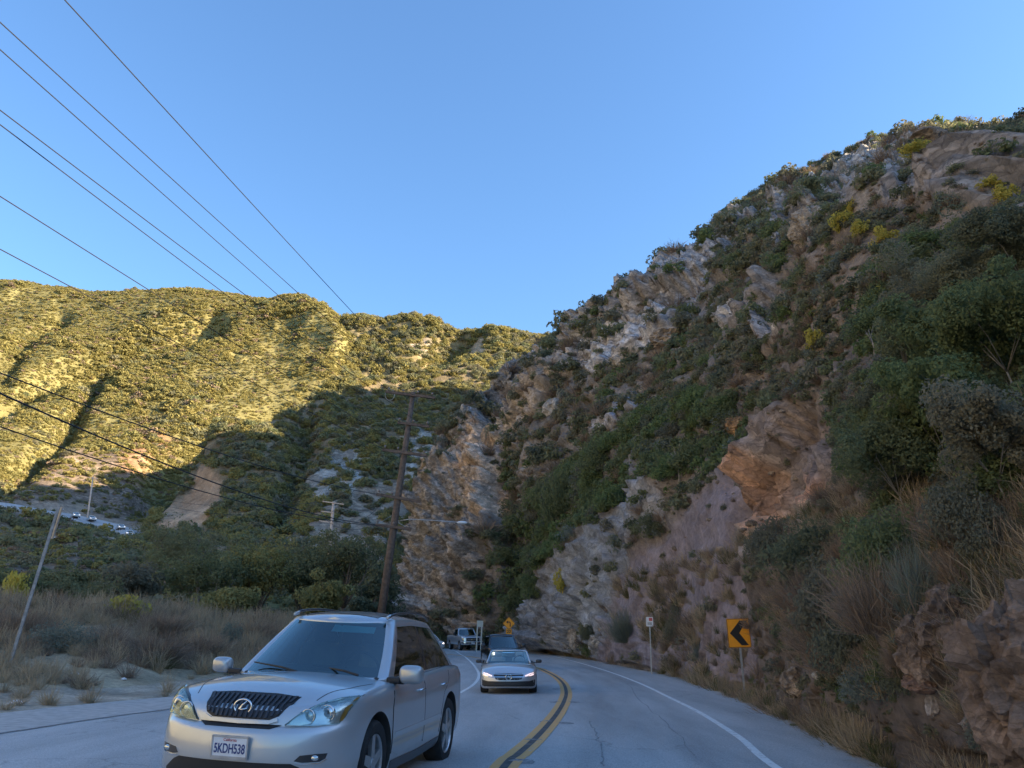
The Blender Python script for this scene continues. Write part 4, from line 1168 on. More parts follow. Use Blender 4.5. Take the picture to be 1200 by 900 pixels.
shrub_at(68, 764, 76, 40, BF[0], 'pale blue grey sagebrush on the left bank beside the leaning post', key=('bank',))
shrub_at(268, 762, 34, 40, BF[1], 'thin grey green plant on the bank left of the silver car roof', key=('bank',))
for k, (x, y, w, h) in enumerate([(180, 775, 90, 44), (235, 772, 80, 40), (120, 765, 70, 38), (20, 750, 70, 44), (190, 745, 80, 36), (300, 752, 60, 34)]):
    shrub_at(x, y, w, h, TW[k % 3], ['wide dry brown brush low on the left bank', 'dry brown brush beside the mirror of the silver car', 'dry brush right of the pale sagebrush', 'dry brush at the left edge under the leaning post', 'dry brush at the brow of the bank', 'dry brush just behind the silver car windshield'][k], 'dry brush on the left bank', key=('bank',))

r = np.random.default_rng(61)
TH = [('dark tangled shrub', BD[0]), ('dry twig thicket', TW[0]), ('brown twig thicket', TW[1]), ('leafy dark thicket', BD[1]), ('twiggy thicket', TW[2])]
spots = [(915, 665), (945, 715), (960, 715), (985, 760), (1010, 700), (1050, 665), (1080, 650), (1000, 660), (940, 680), (1060, 780), (1010, 790), (985, 785), (1130, 680), (1165, 665), (1195, 690), (1140, 640), (1190, 640), (1100, 620), (1150, 720)]
for k, (x, y) in enumerate(spots):
    w = 55 + 60 * r.random(); nm, me = TH[k % 5]
    nb = sorted(spots, key=lambda q: (q[0] - x) ** 2 + (q[1] - y) ** 2)
    where = ('in the dark hollow' if 900 <= x < 1020 and y < 770 else 'beside the chevron sign' if x < 900 else 'on the verge below the hollow' if y >= 770 and x < 1100 else 'near the rust coloured rock' if x >= 1100 and y > 700 else 'under the grove on the right')
    shrub_at(x, y, w, w * (.6 + .3 * r.random()), me, f'{nm} {where}, {["first", "second", "third", "fourth", "fifth"][k // 5]} one', 'thickets in the hollow', ('right',))
# --- grass
lib_g = library('dry_grass', [twig_mesh('grass_tuft', 600 + k, M_STRAW, 90, .42, .005, 1.3, .12, .12) for k in range(4)] + [twig_mesh('brush_tuft', 610 + k, M_DRY, 150, .5, .0045, 1.0, .08, .16) for k in range(3)] + [twig_mesh('green_tuft', 620, foliage_mat('green_grass', (.10, .115, .05), (.17, .17, .08), (.20, .17, .09)), 80, .34, .006, 1.2, .1, .12)])
P, n_, vg = sample_terrain('bank', 7.0, 31, window=(-80, 560, 690, 860), near=22)
r = np.random.default_rng(12); u = r.random(len(P)); patch = fbm(P, 3.5, 3)
ok = (u < np.clip(.62 + 1.4 * patch, .12, 1)) & (drop(0, 0) is None or True)
P, u, patch = P[ok], u[ok], patch[ok]; r2 = r.random(len(P))
var = np.where(r2 < .74 + .4 * patch, r.integers(0, 4, len(P)), np.where(r2 < .94, r.integers(4, 7, len(P)), 7))
s = (.75 + 1.0 * r.random(len(P)) ** 1.5) * np.clip(np.linalg.norm(P, axis=1) / 30, .6, 1.5)
scatter_obj('dry_grass', P, np.stack([s, s, s * (.7 + .6 * r.random(len(P)))], 1), np.stack([.1 * (u - .5), .1 * (r2 - .5), u * 50], 1), var, lib_g)
# verge under the right hillside: sampled along the strip
name, V, Q, Nr, veg = [t for t in TERR if t[0] == 'right'][0]
r = np.random.default_rng(13)
vpos = []
for _ in range(9000):
    y = 7 + 75 * r.random() ** 2.2
    i = np.argmin(np.abs(np.array([b[0][1] for b in rc]) - y)); x0 = float(np.interp(y, PR_EDGE[:, 1], PR_EDGE[:, 0]))
    w = (2.4 + 1.2 * (y < 30)) * r.random() ** 1.25
    x = x0 + .02 + w * 1.25
    vpos.append((x, y, w))
pts = []; uu = []
for x, y, w in vpos:
    h = BVHS['right'].ray_cast(Vector((x, y, road_z(y) + 4.5)), Vector((0, 0, -1)))
    z = h[0].z if h[0] is not None else road_z(y) - .14
    pts.append((x, y, max(z, road_z(y) - .14))); uu.append(w)
P = np.array(pts); r2 = r.random(len(P)); patch = fbm(P, 3, 2)
keepg = r2 < np.clip(.8 + patch * 1.2, .2, 1); P = P[keepg]; patch = patch[keepg]; r2 = r.random(len(P)); u = r.random(len(P))
var = np.where(r2 < .45 + .4 * patch, r.integers(0, 4, len(P)), np.where(r2 < .72, r.integers(4, 7, len(P)), 7))
s = (.5 + .95 * r.random(len(P)) ** 1.6) * np.clip(P[:, 1] / 26, .85, 1.4)
scatter_obj('verge_grass', P, np.stack([s, s, s * (.7 + .6 * r.random(len(P)))], 1), np.stack([.1 * (u - .5), .1 * (r2 - .5), u * 50], 1), var, lib_g)

# --- loose rocks and outcrops
def rock(name, center, size, col, seed, label, subdiv=4, amp=.24, cat='rock', parent=None, group=None):
    bm = bmesh.new(); bmesh.ops.create_icosphere(bm, subdivisions=subdiv, radius=1.0)
    co = np.array([v.co for v in bm.verts])
    wb = co + .12 * np.stack([fbm(co + seed, .5, 2), fbm(co + seed + 5, .5, 2), fbm(co + seed + 9, .5, 2)], 1)
    d = amp * blocks(wb + seed * 3.1, .85, seed) + amp * .5 * blocks(wb + seed, .36, seed + 1) + amp * .22 * blocks(wb + seed, .14, seed + 2) + .05 * fbm(co + seed, .2, 4)
    co = co * (1 + d)[:, None] * np.array(size)
    for v, c_ in zip(bm.verts, co): v.co = c_
    o = bm_obj(name, bm, M_BOULDER, parent, False); o.location = center
    me = o.data; ca = me.color_attributes.new('Col', 'FLOAT_COLOR', 'POINT')
    var_ = (1 + .25 * fbm(co + seed * 11, .8 * max(size), 3))
    a = np.concatenate([np.array(col)[None, :] * var_[:, None], np.full((len(co), 1), .8)], 1).astype(np.float32)
    ca.data.foreach_set('color', a.ravel())
    if label: tag(o, label, cat, group)
    return o
M_BOULDER = terrain_mat('boulder_rock', 7.0, .05)
for k, (x, y, w, h, col, lab) in enumerate([
    (946, 272, 46, 44, (0.30, .255, .21), 'large rounded grey boulder high on the slope near the skyline'), (862, 500, 24, 22, (.40, .25, .14), 'small orange boulder in the green gully'),
    (1122, 738, 60, 66, (.215, .16, .125), 'large reddish brown boulder low on the right slope'), (1085, 765, 44, 60, (.225, .165, .125), 'narrow reddish boulder left of the larger reddish brown one'),
    (1222, 800, 120, 150, (.235, .17, .13), 'big rust coloured rock face at the right picture edge'), (1148, 852, 36, 22, (.36, .29, .24), 'pale jagged rock at the foot of the big rust coloured rock'),
    (1092, 822, 16, 26, (.42, .37, .34), 'thin white upright rock on the lower right bank'), (938, 800, 30, 26, (.34, .27, .21), 'pale tan rock under the twig tangle, right of the chevron sign'), (962, 792, 18, 14, (.40, .36, .31), 'whitish rock beside the pale tan rock, right of the chevron sign'),
    (1085, 800, 34, 20, (.26, .17, .13), 'flat reddish rock below the reddish boulders'), (1150, 790, 18, 10, (.38, .33, .27), 'small flat pale rock between the reddish boulder and the rust rock'), (912, 742, 16, 36, (.33, .25, .185), 'upright tan rock just right of the chevron sign'),
    (574, 520, 22, 40, (.40, .29, .20), 'pointed tan rock spire on the cream cliff'), (650, 480, 22, 22, (.36, .32, .28), 'pale rock knob on the low skyline slope'), (730, 425, 26, 16, (.37, .32, .27), 'pale tilted rock in the middle of the rocky slope'), (780, 400, 40, 20, (.36, .30, .25), 'long pale rock ledge above the tilted rock'),
    (1085, 160, 30, 14, (.23, .19, .16), 'dark flat rock on the skyline left of the summit'), (700, 752, 18, 14, (.36, .33, .29), 'pale rock at the roadside foot of the grey slab'), (672, 745, 14, 26, (.42, .36, .30), 'upright white rock at the roadside before the curve')]):
    c = cast(x, y, ('right',))
    if c is None: continue
    s = c[2] / FPX
    rock('rock', c[0] + c[1] * (.1 * w * s), (w * s * .5, w * s * .5, h * s * .55), col, 40 + k, lab, 5 if w * h > 2000 else 4 if w * h > 500 else 3)
# pebbles and scree along the foot of the slope
r = np.random.default_rng(77)
sv = []; sf = []
bmr = bmesh.new(); bmesh.ops.create_icosphere(bmr, subdivisions=1, radius=1); rv = np.array([v.co for v in bmr.verts]); rfc = np.array([[v.index for v in f.verts] for f in bmr.faces]); bmr.free()
for k in range(900):
    y = 8 + 60 * r.random() ** 1.6; x0 = float(np.interp(y, PR_EDGE[:, 1], PR_EDGE[:, 0])); x = x0 + .1 + 5 * r.random() ** 1.5
    h = BVHS['right'].ray_cast(Vector((x, y, road_z(y) + 8)), Vector((0, 0, -1)))
    if h[0] is None: continue
    s = (.03 + .16 * r.random() ** 3.2) * np.clip(y / 20, .6, 2)
    j = rv * (1 + .35 * (r.random((len(rv), 1)) - .5)) * np.array([1, .8 + .4 * r.random(), .6]) * s
    sf.append(rfc + len(sv) * len(rv)); sv.append(j + np.array(h[0]))
Vp = np.concatenate(sv); Fp = np.concatenate(sf)
o = mesh_obj('loose_stones', Vp, Fp, M_BOULDER); tag(o, kind='stuff')
ca = o.data.color_attributes.new('Col', 'FLOAT_COLOR', 'POINT'); a = np.repeat(np.array([(.30, .24, .19)]) * (.6 + .8 * r.random((len(sv), 1))), len(rv), 0)
ca.data.foreach_set('color', np.concatenate([a, np.full((len(a), 1), .5)], 1).astype(np.float32).ravel())
# litter on the left turnout
M_PAPER = simple('white_litter', (.75, .76, .78), .7, noise=.2)
for k, (x, y, s, lab) in enumerate([(30, 797, .12, 'crumpled white litter at the foot of the leaning post'), (87, 791, .14, 'crumpled white litter below the pale sagebrush'), (18, 826, .16, 'crumpled white litter at the left edge of the turnout'), (145, 797, .08, 'small white litter scrap right of the sagebrush')]):
    c = cast(x, y, ('bank',))
    bm = bmesh.new(); bmesh.ops.create_icosphere(bm, subdivisions=3, radius=1)
    for v in bm.verts:
        n = blocks(np.array([v.co]) + k, .5, k + 3)[0]; v.co = Vector((v.co.x * (1 + .5 * n), v.co.y * .7 * (1 + .5 * n), v.co.z * .4 * (1 + .5 * n))) * s
    o = bm_obj('litter', bm, M_PAPER); o.location = c[0] + Vector((0, 0, .04)); tag(o, lab, 'litter')
# ------------------------------------------------------------------ signs, poles, wires
M_STEEL = simple('galvanised_steel', (.42, .43, .44), .5, .6, noise=.15, nscale=12)
M_ORANGE = simple('sign_orange', (.90, .36, .012), .45, noise=.05, nscale=9)
M_SBLACK = simple('sign_black', (.012, .012, .012), .5)
M_SWHITE = simple('sign_white', (.72, .73, .75), .5, noise=.06, nscale=10)
M_CREAMS = simple('sign_cream', (.80, .74, .60), .6, noise=.08, nscale=6)
M_SRED = simple('sign_red', (.55, .12, .12), .5)
M_WOOD = simple('weathered_wood', (.13, .095, .075), .9, noise=.35, nscale=5, bump=.5)
M_WOODG = simple('grey_wood', (.30, .29, .28), .9, noise=.3, nscale=7, bump=.4)
M_CERAMIC = simple('insulator', (.20, .16, .14), .3)
M_WIRE = simple('wire', (.02, .02, .022), .7)
M_LAMPG = simple('lamp_housing', (.75, .78, .80), .4, .2)

def rounded_rect(w, h, r, n=5):
    out = []
    for cx, cy, a0 in ((w / 2 - r, h / 2 - r, 0), (-w / 2 + r, h / 2 - r, 90), (-w / 2 + r, -h / 2 + r, 180), (w / 2 - r, -h / 2 + r, 270)):
        for k in range(n + 1):
            a = R_(a0 + 90 * k / n); out.append((cx + r * math.cos(a), cy + r * math.sin(a)))
    return out

def plate(name, poly, y0, y1, mat, parent):
    """polygon in the local XZ plane extruded from y0 (front, facing -Y) to y1"""
    bm = bmesh.new()
    a = [bm.verts.new((x, y0, z)) for x, z in poly]; b = [bm.verts.new((x, y1, z)) for x, z in poly]
    bm.faces.new(a); bm.faces.new(list(reversed(b))); n = len(poly)
    for i in range(n): bm.faces.new((a[i], b[i], b[(i + 1) % n], a[(i + 1) % n]))
    bmesh.ops.recalc_face_normals(bm, faces=bm.faces)
    bmesh.ops.triangulate(bm, faces=[f for f in bm.faces if len(f.verts) > 4])
    return bm_obj(name, bm, mat, parent)

def text_mesh(name, body, size, mat, parent, loc, rot=(math.pi / 2, 0, 0), extrude=.002, sx=1.0, bold=0.0):
    cu = bpy.data.curves.new(name, 'FONT'); cu.body = body; cu.size = size; cu.align_x = 'CENTER'; cu.align_y = 'CENTER'; cu.extrude = extrude; cu.offset = bold
    t = bpy.data.objects.new(name, cu); COL.objects.link(t)
    dg = bpy.context.evaluated_depsgraph_get()
    me = bpy.data.meshes.new_from_object(t.evaluated_get(dg))
    bpy.data.objects.remove(t)
    me.materials.clear()
    o = finish(name, me, mat, parent); o.location = loc; o.rotation_euler = rot; o.scale = (sx, 1, 1)
    return o

def frame_poly(w, h, r, t):
    return rounded_rect(w, h, r), rounded_rect(w - 2 * t, h - 2 * t, max(.004, r - t))

def border(name, w, h, r, t, y0, y1, mat, parent, rot=0):
    o, i = frame_poly(w, h, r, t); bm = bmesh.new(); c, s = math.cos(rot), math.sin(rot)
    R2 = lambda p: (p[0] * c - p[1] * s, p[0] * s + p[1] * c)
    ring = [[bm.verts.new((R2(p)[0], y, R2(p)[1])) for p in L] for L in (o, i) for y in (y0, y1)]
    n = len(o)
    for k in range(n):
        j = (k + 1) % n
        bm.faces.new((ring[0][k], ring[0][j], ring[2][j], ring[2][k])); bm.faces.new((ring[1][k], ring[3][k], ring[3][j], ring[1][j]))
        bm.faces.new((ring[0][k], ring[1][k], ring[1][j], ring[0][j])); bm.faces.new((ring[2][k], ring[2][j], ring[3][j], ring[3][k]))
    bmesh.ops.recalc_face_normals(bm, faces=bm.faces)
    return bm_obj(name, bm, mat, parent)

def post(parent, h, w=.05, z0=-.7, x=0, mat=None, name='post'):
    bm = bmesh.new()                                     # U-channel
    for (cx, cy, sx, sy) in ((x, .02, w, .006), (x - w / 2, .032, .006, .03), (x + w / 2, .032, .006, .03)):
        add_box(bm, (cx, cy, (h + z0) / 2), (sx, sy, h - z0))
    return bm_obj(name, bm, mat or M_STEEL, parent)

def verge(px_, py_):
    g = gnd(px_, py_); h = BVHS['right'].ray_cast(Vector((g.x, g.y, g.z + 5)), Vector((0, 0, -1)))
    return g

# black and yellow chevron
g = verge(873, 812); o_ = Vector((0, 0, CAM_H)); g = o_ + (g - o_) * .93
sc_ = (g.y * CP) / FPX
s = tag(empty('chevron_sign', g, (0, R_(-1.2), R_(-8))), 'orange yellow roadside sign with a black chevron pointing left', 'road sign')
hz = (812 - 746.5) * sc_; W_, H_ = 26 * sc_, 32.5 * sc_
post(s, hz + H_ * .45)
p = plate('panel', rounded_rect(W_, H_, .03), -.004, .004, M_ORANGE, s); p.location = (0, 0, hz)
q = border('border', W_ * .985, H_ * .985, .03, .012, -.0065, -.0045, M_SBLACK, p)
ch = [(-.40, 0), (.08, .40), (.40, .40), (.02, 0), (.40, -.40), (.08, -.40)]
plate('chevron', [(x * W_ * .98, z * H_ * 1.06) for x, z in ch], -.007, -.0045, M_SBLACK, p)
# small white sign
g = verge(763.5, 789); sc_ = (g.y * CP) / FPX
s = tag(empty('parking_sign', g, (0, R_(.8), R_(-10))), 'small white sign on a thin steel post beside the rock slope', 'road sign')
hz = (789 - 732) * sc_; post(s, hz + .2)
p = plate('panel', rounded_rect(8.2 * sc_, 10.5 * sc_, .02), -.004, .004, M_SWHITE, s); p.location = (0, 0, hz)
plate('red_patch', rounded_rect(4.0 * sc_, 3.6 * sc_, .01), -.006, -.0045, M_SRED, p).location = (1.2 * sc_, 0, 2.6 * sc_)
plate('grey_patch', rounded_rect(5.0 * sc_, 3.4 * sc_, .01), -.006, -.0045, M_STEEL, p).location = (0, 0, -2.2 * sc_)
# bent marker
g = verge(846.5, 801); sc_ = (g.y * CP) / FPX
s = tag(empty('marker_post', g, (0, R_(2), R_(15))), 'short steel marker post with a bent white triangular plate', 'marker post')
post(s, 21 * sc_, .05)
bm = bmesh.new(); V = [bm.verts.new(v) for v in [(-.16, -.02, .34), (.03, -.012, .50), (.03, -.012, .18), (-.02, -.05, .36)]]
for f in ((0, 1, 3), (0, 3, 2), (1, 2, 3)): bm.faces.new([V[i] for i in f])
bmesh.ops.recalc_face_normals(bm, faces=bm.faces)
o = bm_obj('plate', bm, M_SWHITE, s)
m = o.modifiers.new('thickness', 'SOLIDIFY'); m.thickness = .004
# curve warning with advisory speed
g = verge(596, 767); sc_ = (g.y * CP) / FPX
s = tag(empty('curve_sign', g, (0, R_(.5), R_(-4))), 'yellow diamond warning sign with a left turn arrow above a speed plate', 'road sign')
hz = (767 - 732.5) * sc_; post(s, hz + .3, .07)
D_ = 10.6 * sc_
p = plate('diamond', [(x * math.cos(R_(45)) - z * math.sin(R_(45)), x * math.sin(R_(45)) + z * math.cos(R_(45))) for x, z in rounded_rect(D_, D_, .06)], -.004, .004, M_ORANGE, s); p.location = (0, 0, hz)
border('border', D_ * .96, D_ * .96, .05, .02, -.007, -.005, M_SBLACK, p, R_(45))
u = D_ / 1.0
plate('arrow_stem', [(.10 * u, -.34 * u), (.20 * u, -.34 * u), (.20 * u, .08 * u), (.12 * u, .20 * u), (-.08 * u, .20 * u), (-.08 * u, .10 * u), (.06 * u, .10 * u), (.10 * u, .05 * u)], -.007, -.005, M_SBLACK, p)
plate('arrow_head', [(-.30 * u, .15 * u), (-.08 * u, .33 * u), (-.08 * u, -.03 * u)], -.007, -.005, M_SBLACK, p)
p2 = plate('speed_plate', rounded_rect(7.2 * sc_, 7.4 * sc_, .04), -.004, .004, M_ORANGE, s); p2.location = (0, 0, hz - 9.4 * sc_)
border('border', 7.0 * sc_, 7.2 * sc_, .04, .02, -.007, -.005, M_SBLACK, p2)
text_mesh('digits', '20', 4.8 * sc_, M_SBLACK, p2, (0, -.006, .3 * sc_), bold=.008)
# cream board on two posts
g = verge(561, 763); sc_ = (g.y * CP) / FPX
s = tag(empty('board_sign', g, (0, R_(2.2), R_(20))), 'blank cream board on two pale posts at the curve', 'sign board')
hz = (763 - 732.5) * sc_
p = plate('board', rounded_rect(7.6 * sc_, 7 * sc_, .02), -.02, .0, M_CREAMS, s); p.location = (0, 0, hz)
for x in (-2.8, 2.6):
    bm = bmesh.new(); add_box(bm, (x * sc_, .05, hz / 2), (.10, .08, hz + .5)); bm_obj('post', bm, M_CREAMS, s)
# leaning post on the left bank with a sign plate seen nearly edge on
c = cast(9, 786, ('bank',)); b0 = c[0]; top = at(69, 594, b0.y + .2)
d = (top - b0); L = d.length
s = tag(empty('leaning_post', b0), 'weathered grey post leaning right with a sign plate seen edge on', 'sign post')
s.rotation_euler = d.to_track_quat('Z', 'Y').to_euler()
bm = bmesh.new(); add_box(bm, (0, 0, L / 2 - .3), (.105, .09, L + .6), None, .008); bm_obj('post', bm, M_WOODG, s)
sg = R_(-62)
bm = bmesh.new(); add_box(bm, (.11, -.02, L - .52), (.30, .012, 1.06), Euler((0, 0, R_(48))), .003); pl = bm_obj('sign_plate', bm, M_STEEL, s)
bm = bmesh.new()
for z in (L - .99, L - .05): add_box(bm, (.11, -.04, z), (.31, .03, .03), Euler((0, 0, R_(48))))
add_box(bm, (.21, .075, L - .52), (.03, .02, 1.06), Euler((0, 0, R_(48)))); bm_obj('plate_rim', bm, M_SWHITE, pl)

# ---- utility poles
def arm(name, root, a, b, w, mat=M_WOOD, ins=3):
    bm = bmesh.new(); a, b = Vector(a), Vector(b); mid = (a + b) / 2; q = (b - a).to_track_quat('X', 'Z').to_euler()
    add_box(bm, mid, ((b - a).length, w, w * 1.2), q, .01)
    o = bm_obj(name, bm, mat, root)
    for k in range(ins):
        t = .06 + .88 * k / max(1, ins - 1); p_ = a.lerp(b, t) + Vector((0, 0, w * .6))
        bm = bmesh.new(); add_tube(bm, [p_, p_ + Vector((0, 0, .06)), p_ + Vector((0, 0, .1)), p_ + Vector((0, 0, .2)), p_ + Vector((0, 0, .26))], [.02, .02, .07, .08, .03], 8)
        bm_obj('insulator', bm, M_CERAMIC, o, True)
    return o
PY = 55.0
gb = at(446, 724, PY); gb2 = ground_at(gb.x, gb.y); pt = at(484, 462, PY)
pole = tag(empty('utility_pole', gb), 'tall dark wooden utility pole leaning right with several crossarms', 'utility pole')
def PL(px_, py_, dy=0.0): return at(px_, py_, PY + dy) - gb
bm = bmesh.new(); axis = (pt - gb); add_tube(bm, [Vector((0, 0, 0)) - axis * .12, axis * .3, axis * .65, axis * 1.01], [.29, .26, .22, .17], 12); bm_obj('pole', bm, M_WOOD, pole, True)
ARMS = {}
for k, (x0, y0, x1, y1, n) in enumerate([(452, 459, 510, 466, 4), (466, 495, 503, 500, 3), (448, 527, 500, 534, 4), (441, 579, 493, 588, 4), (440, 615, 482, 620, 3)]):
    ARMS[k] = (Vector(at(x0, y0, PY - .15)), Vector(at(x1, y1, PY - .15)))
    arm('crossarm', pole, PL(x0, y0, -.22), PL(x1, y1, -.24), .16, ins=n)
bm = bmesh.new(); add_tube(bm, [PL(464, 611), PL(480, 608.5, -.4), PL(510, 610, -.7), PL(536, 612, -.9)], .035, 6); la = bm_obj('lamp_bracket', bm, M_STEEL, pole, True)
bm = bmesh.new(); lp = PL(541.5, 612.5, -.95)
bmesh.ops.create_icosphere(bm, subdivisions=3, radius=1, matrix=Matrix.Translation(lp) @ Matrix.Diagonal((.36, .17, .11, 1)))
bm_obj('lamp_head', bm, M_LAMPG, la, True)
bm = bmesh.new()
for a, b in ((0, 0),):
    add_tube(bm, [PL(464, 611), PL(478, 619, -.2)], .02, 5); add_tube(bm, [PL(466, 600), PL(441, 615, -.2)], .012, 5)
bm_obj('brace', bm, M_STEEL, pole)
bm = bmesh.new(); c0 = PL(457, 461, -.25)
for j in range(14):
    a0, a1 = 2 * math.pi * j / 14, 2 * math.pi * (j + 1) / 14
    add_tube(bm, [c0 + Vector((.35 * math.cos(a0), 0, -.1 + .42 * math.sin(a0))), c0 + Vector((.35 * math.cos(a1), 0, -.1 + .42 * math.sin(a1)))], .014, 4)
bm_obj('cable_loop', bm, M_STEEL, pole)
P2Y = 118.0
def small_pole(x, ytop, ybase, Y, arms, label, rad, lean=0):
    b_ = at(x - lean, ybase, Y); t_ = at(x, ytop, Y); root = tag(empty('utility_pole', b_), label, 'utility pole')
    bm = bmesh.new(); add_tube(bm, [Vector((0, 0, -2)), (t_ - b_) * 1.0], [rad * 1.25, rad], 8); bm_obj('pole', bm, M_WOODP, root, True)
    for (xa, ya, xb, yb) in arms:
        arm('crossarm', root, at(xa, ya, Y - .2) - b_, at(xb, yb, Y - .2) - b_, .13, M_WOODP, 2)
    return root
M_WOODP = simple('pale_pole_wood', (.60, .48, .40), .9, noise=.2, nscale=5)
small_pole(391, 588, 668, P2Y, [(378, 587.5, 403, 591), (376, 599, 391, 601), (374, 610, 391, 613)], 'shorter pale utility pole standing behind the green trees', .22, 7)
small_pole(109, 559, 612, 192, [(104, 560, 114, 561)], 'thin far utility pole beside the road across the canyon', .17, 7)

def wire(name, pts, rad, label, sag=0.0, group=None, cat='wire'):
    pts = [Vector(p) for p in pts]; out = []
    n = 26
    for a, b in zip(pts, pts[1:]):
        for k in range(n):
            t = k / n; out.append(a.lerp(b, t) - Vector((0, 0, sag * 4 * t * (1 - t))))
    out.append(pts[-1])
    bm = bmesh.new(); add_tube(bm, out, rad, 5); o = bm_obj(name, bm, M_WIRE); return tag(o, label, cat, group)
def through(px_, py_, z):
    d = ray(px_, py_); return Vector((0, 0, CAM_H)) + d * ((z - CAM_H) / d.z)
def overhead(a, q, rad, label, ext=1.0, sag=0.3):
    b = q + (q - a) * ext
    # sagging span whose curve passes through the aimed point q
    L = 1 + ext; t = 1 / L; drop_t = sag * 4 * t * (1 - t)
    b = b + Vector((0, 0, drop_t * L))
    wire('power_line', [a, b], rad, label, sag, 'overhead wires from the leaning pole')
A = ARMS
overhead(A[0][0].lerp(A[0][1], .95), through(76, 0, 14.2), .014, 'topmost overhead wire leaving at the upper picture edge')
overhead(A[0][0].lerp(A[0][1], .55), through(0, 26, 14.1), .014, 'second overhead wire from the top at the left edge')
overhead(A[0][0].lerp(A[0][1], .10), through(0, 58, 14.0), .014, 'third overhead wire, just below the second one')
overhead(A[1][0].lerp(A[1][1], .80), through(0, 129, 12.6), .014, 'upper of the close pair of overhead wires at the left edge')
overhead(A[1][0].lerp(A[1][1], .10), through(0, 146, 12.5), .014, 'lower of the close pair of overhead wires at the left edge')
overhead(A[2][0].lerp(A[2][1], .75), through(0, 230, 11.2), .014, 'overhead wire below the close pair, above the hill skyline')
overhead(A[2][0].lerp(A[2][1], .08), through(0, 292, 10.4), .014, 'lowest overhead wire that still crosses the sky')
def cable(a, via, rad, label, sag, ext=.6):
    overhead(a, via, rad, label, ext, sag)
cable(A[3][0], through(0, 437, 8.4), .022, 'upper thin cable crossing the sunny hill at the left', 1.1)
cable(A[4][0], through(0, 461, 7.5), .026, 'thickest black cable sagging in front of the sunny hill', 1.6)
cable(A[4][0].lerp(A[4][1], .3), through(0, 500, 7.0), .020, 'thin cable just under the thickest black cable', 1.5)
q1, q2 = at(380, 588, P2Y), at(402, 591, P2Y)
wire('power_line', [A[2][0], q1], .014, 'wire sagging from the leaning pole to the left arm of the pale pole', 1.9, 'wires between the two poles')
wire('power_line', [A[3][1].lerp(A[3][0], .75), q2], .014, 'wire sagging from the leaning pole to the right arm of the pale pole', 2.0, 'wires between the two poles')
wire('power_line', [A[4][0], at(376, 600, P2Y)], .018, 'lowest wire from the leaning pole to the pale pole', 1.2, 'wires between the two poles')
q3 = at(106, 560, 192)
wire('power_line', [q1, q3], .03, 'upper wire from the pale pole to the thin far pole', 3.0, 'wires to the far pole')
wire('power_line', [at(376, 600, P2Y), at(112, 561, 192)], .03, 'lower wire from the pale pole to the thin far pole', 3.4, 'wires to the far pole')

# ---- the far road across the canyon
def far_strip(name, top, bot, mat, lift, parent=None, wall=0.0):
    """ribbon laid on the far slope between two photo lines; its bed is level across, with a kerb-high lower edge"""
    V = []; F = []; n = 48; C = []
    for k in range(n + 1):
        t = k / n
        f = lambda L, q: float(np.interp(t, np.linspace(0, 1, len(L)), [p[q] for p in L]))
        a, b = cast(f(top, 0), f(top, 1), ('left',)), cast(f(bot, 0), f(bot, 1), ('left',))
        if a is None or b is None: continue
        C.append((a[0], b[0]))
    A = np.array([[tuple(a), tuple(b)] for a, b in C])
    for _ in range(3): A[1:-1] = (A[:-2] + 2 * A[1:-1] + A[2:]) / 4
    for a, b in A:
        V += [(a[0], a[1], a[2] + lift), (b[0], b[1], b[2] + lift), (b[0], b[1], b[2] - .6), (a[0], a[1], a[2] - .6)]
    m = len(V) // 4
    for i in range(m - 1):
        for k in range(4):
            F.append((i * 4 + k, (i + 1) * 4 + k, (i + 1) * 4 + (k + 1) % 4, i * 4 + (k + 1) % 4))
    return mesh_obj(name, V, F, mat, parent)
# ------------------------------------------------------------------ vehicles (local frame: X forward, Y left, Z up)
def paint_mat(name, col, metal=.55, rough=.32, flake=.06):
    m, N, L, b = mat_new(name)
    b.inputs['Metallic'].default_value = metal; b.inputs['Roughness'].default_value = rough
    b.inputs['Coat Weight'].default_value = 1.0; b.inputs['Coat Roughness'].default_value = .05
    tc = N.new('ShaderNodeTexCoord'); n = N.new('ShaderNodeTexNoise'); n.inputs['Scale'].default_value = 3.0; n.inputs['Detail'].default_value = 8; n.inputs['Roughness'].default_value = .7
    L.new(tc.outputs['Object'], n.inputs['Vector'])
    # road dust: slightly duller and browner towards the sills
    sp = N.new('ShaderNodeSeparateXYZ'); L.new(tc.outputs['Object'], sp.inputs[0])
    mr = N.new('ShaderNodeMapRange'); mr.inputs['From Min'].default_value = .75; mr.inputs['From Max'].default_value = .2; mr.inputs['To Min'].default_value = 0; mr.inputs['To Max'].default_value = .55
    L.new(sp.outputs['Z'], mr.inputs['Value'])
    mm = N.new('ShaderNodeMath'); mm.operation = 'MULTIPLY'; L.new(mr.outputs['Result'], mm.inputs[0]); L.new(n.outputs['Fac'], mm.inputs[1])
    mx = N.new('ShaderNodeMix'); mx.data_type = 'RGBA'; mx.inputs['A'].default_value = (*col, 1); mx.inputs['B'].default_value = (.24, .215, .18, 1)
    L.new(mm.outputs[0], mx.inputs['Factor']); L.new(mx.outputs['Result'], b.inputs['Base Color'])
    r = N.new('ShaderNodeMapRange'); r.inputs['To Min'].default_value = rough - .05; r.inputs['To Max'].default_value = rough + .12; L.new(n.outputs['Fac'], r.inputs['Value'])
    L.new(r.outputs['Result'], b.inputs['Roughness'])
    return m

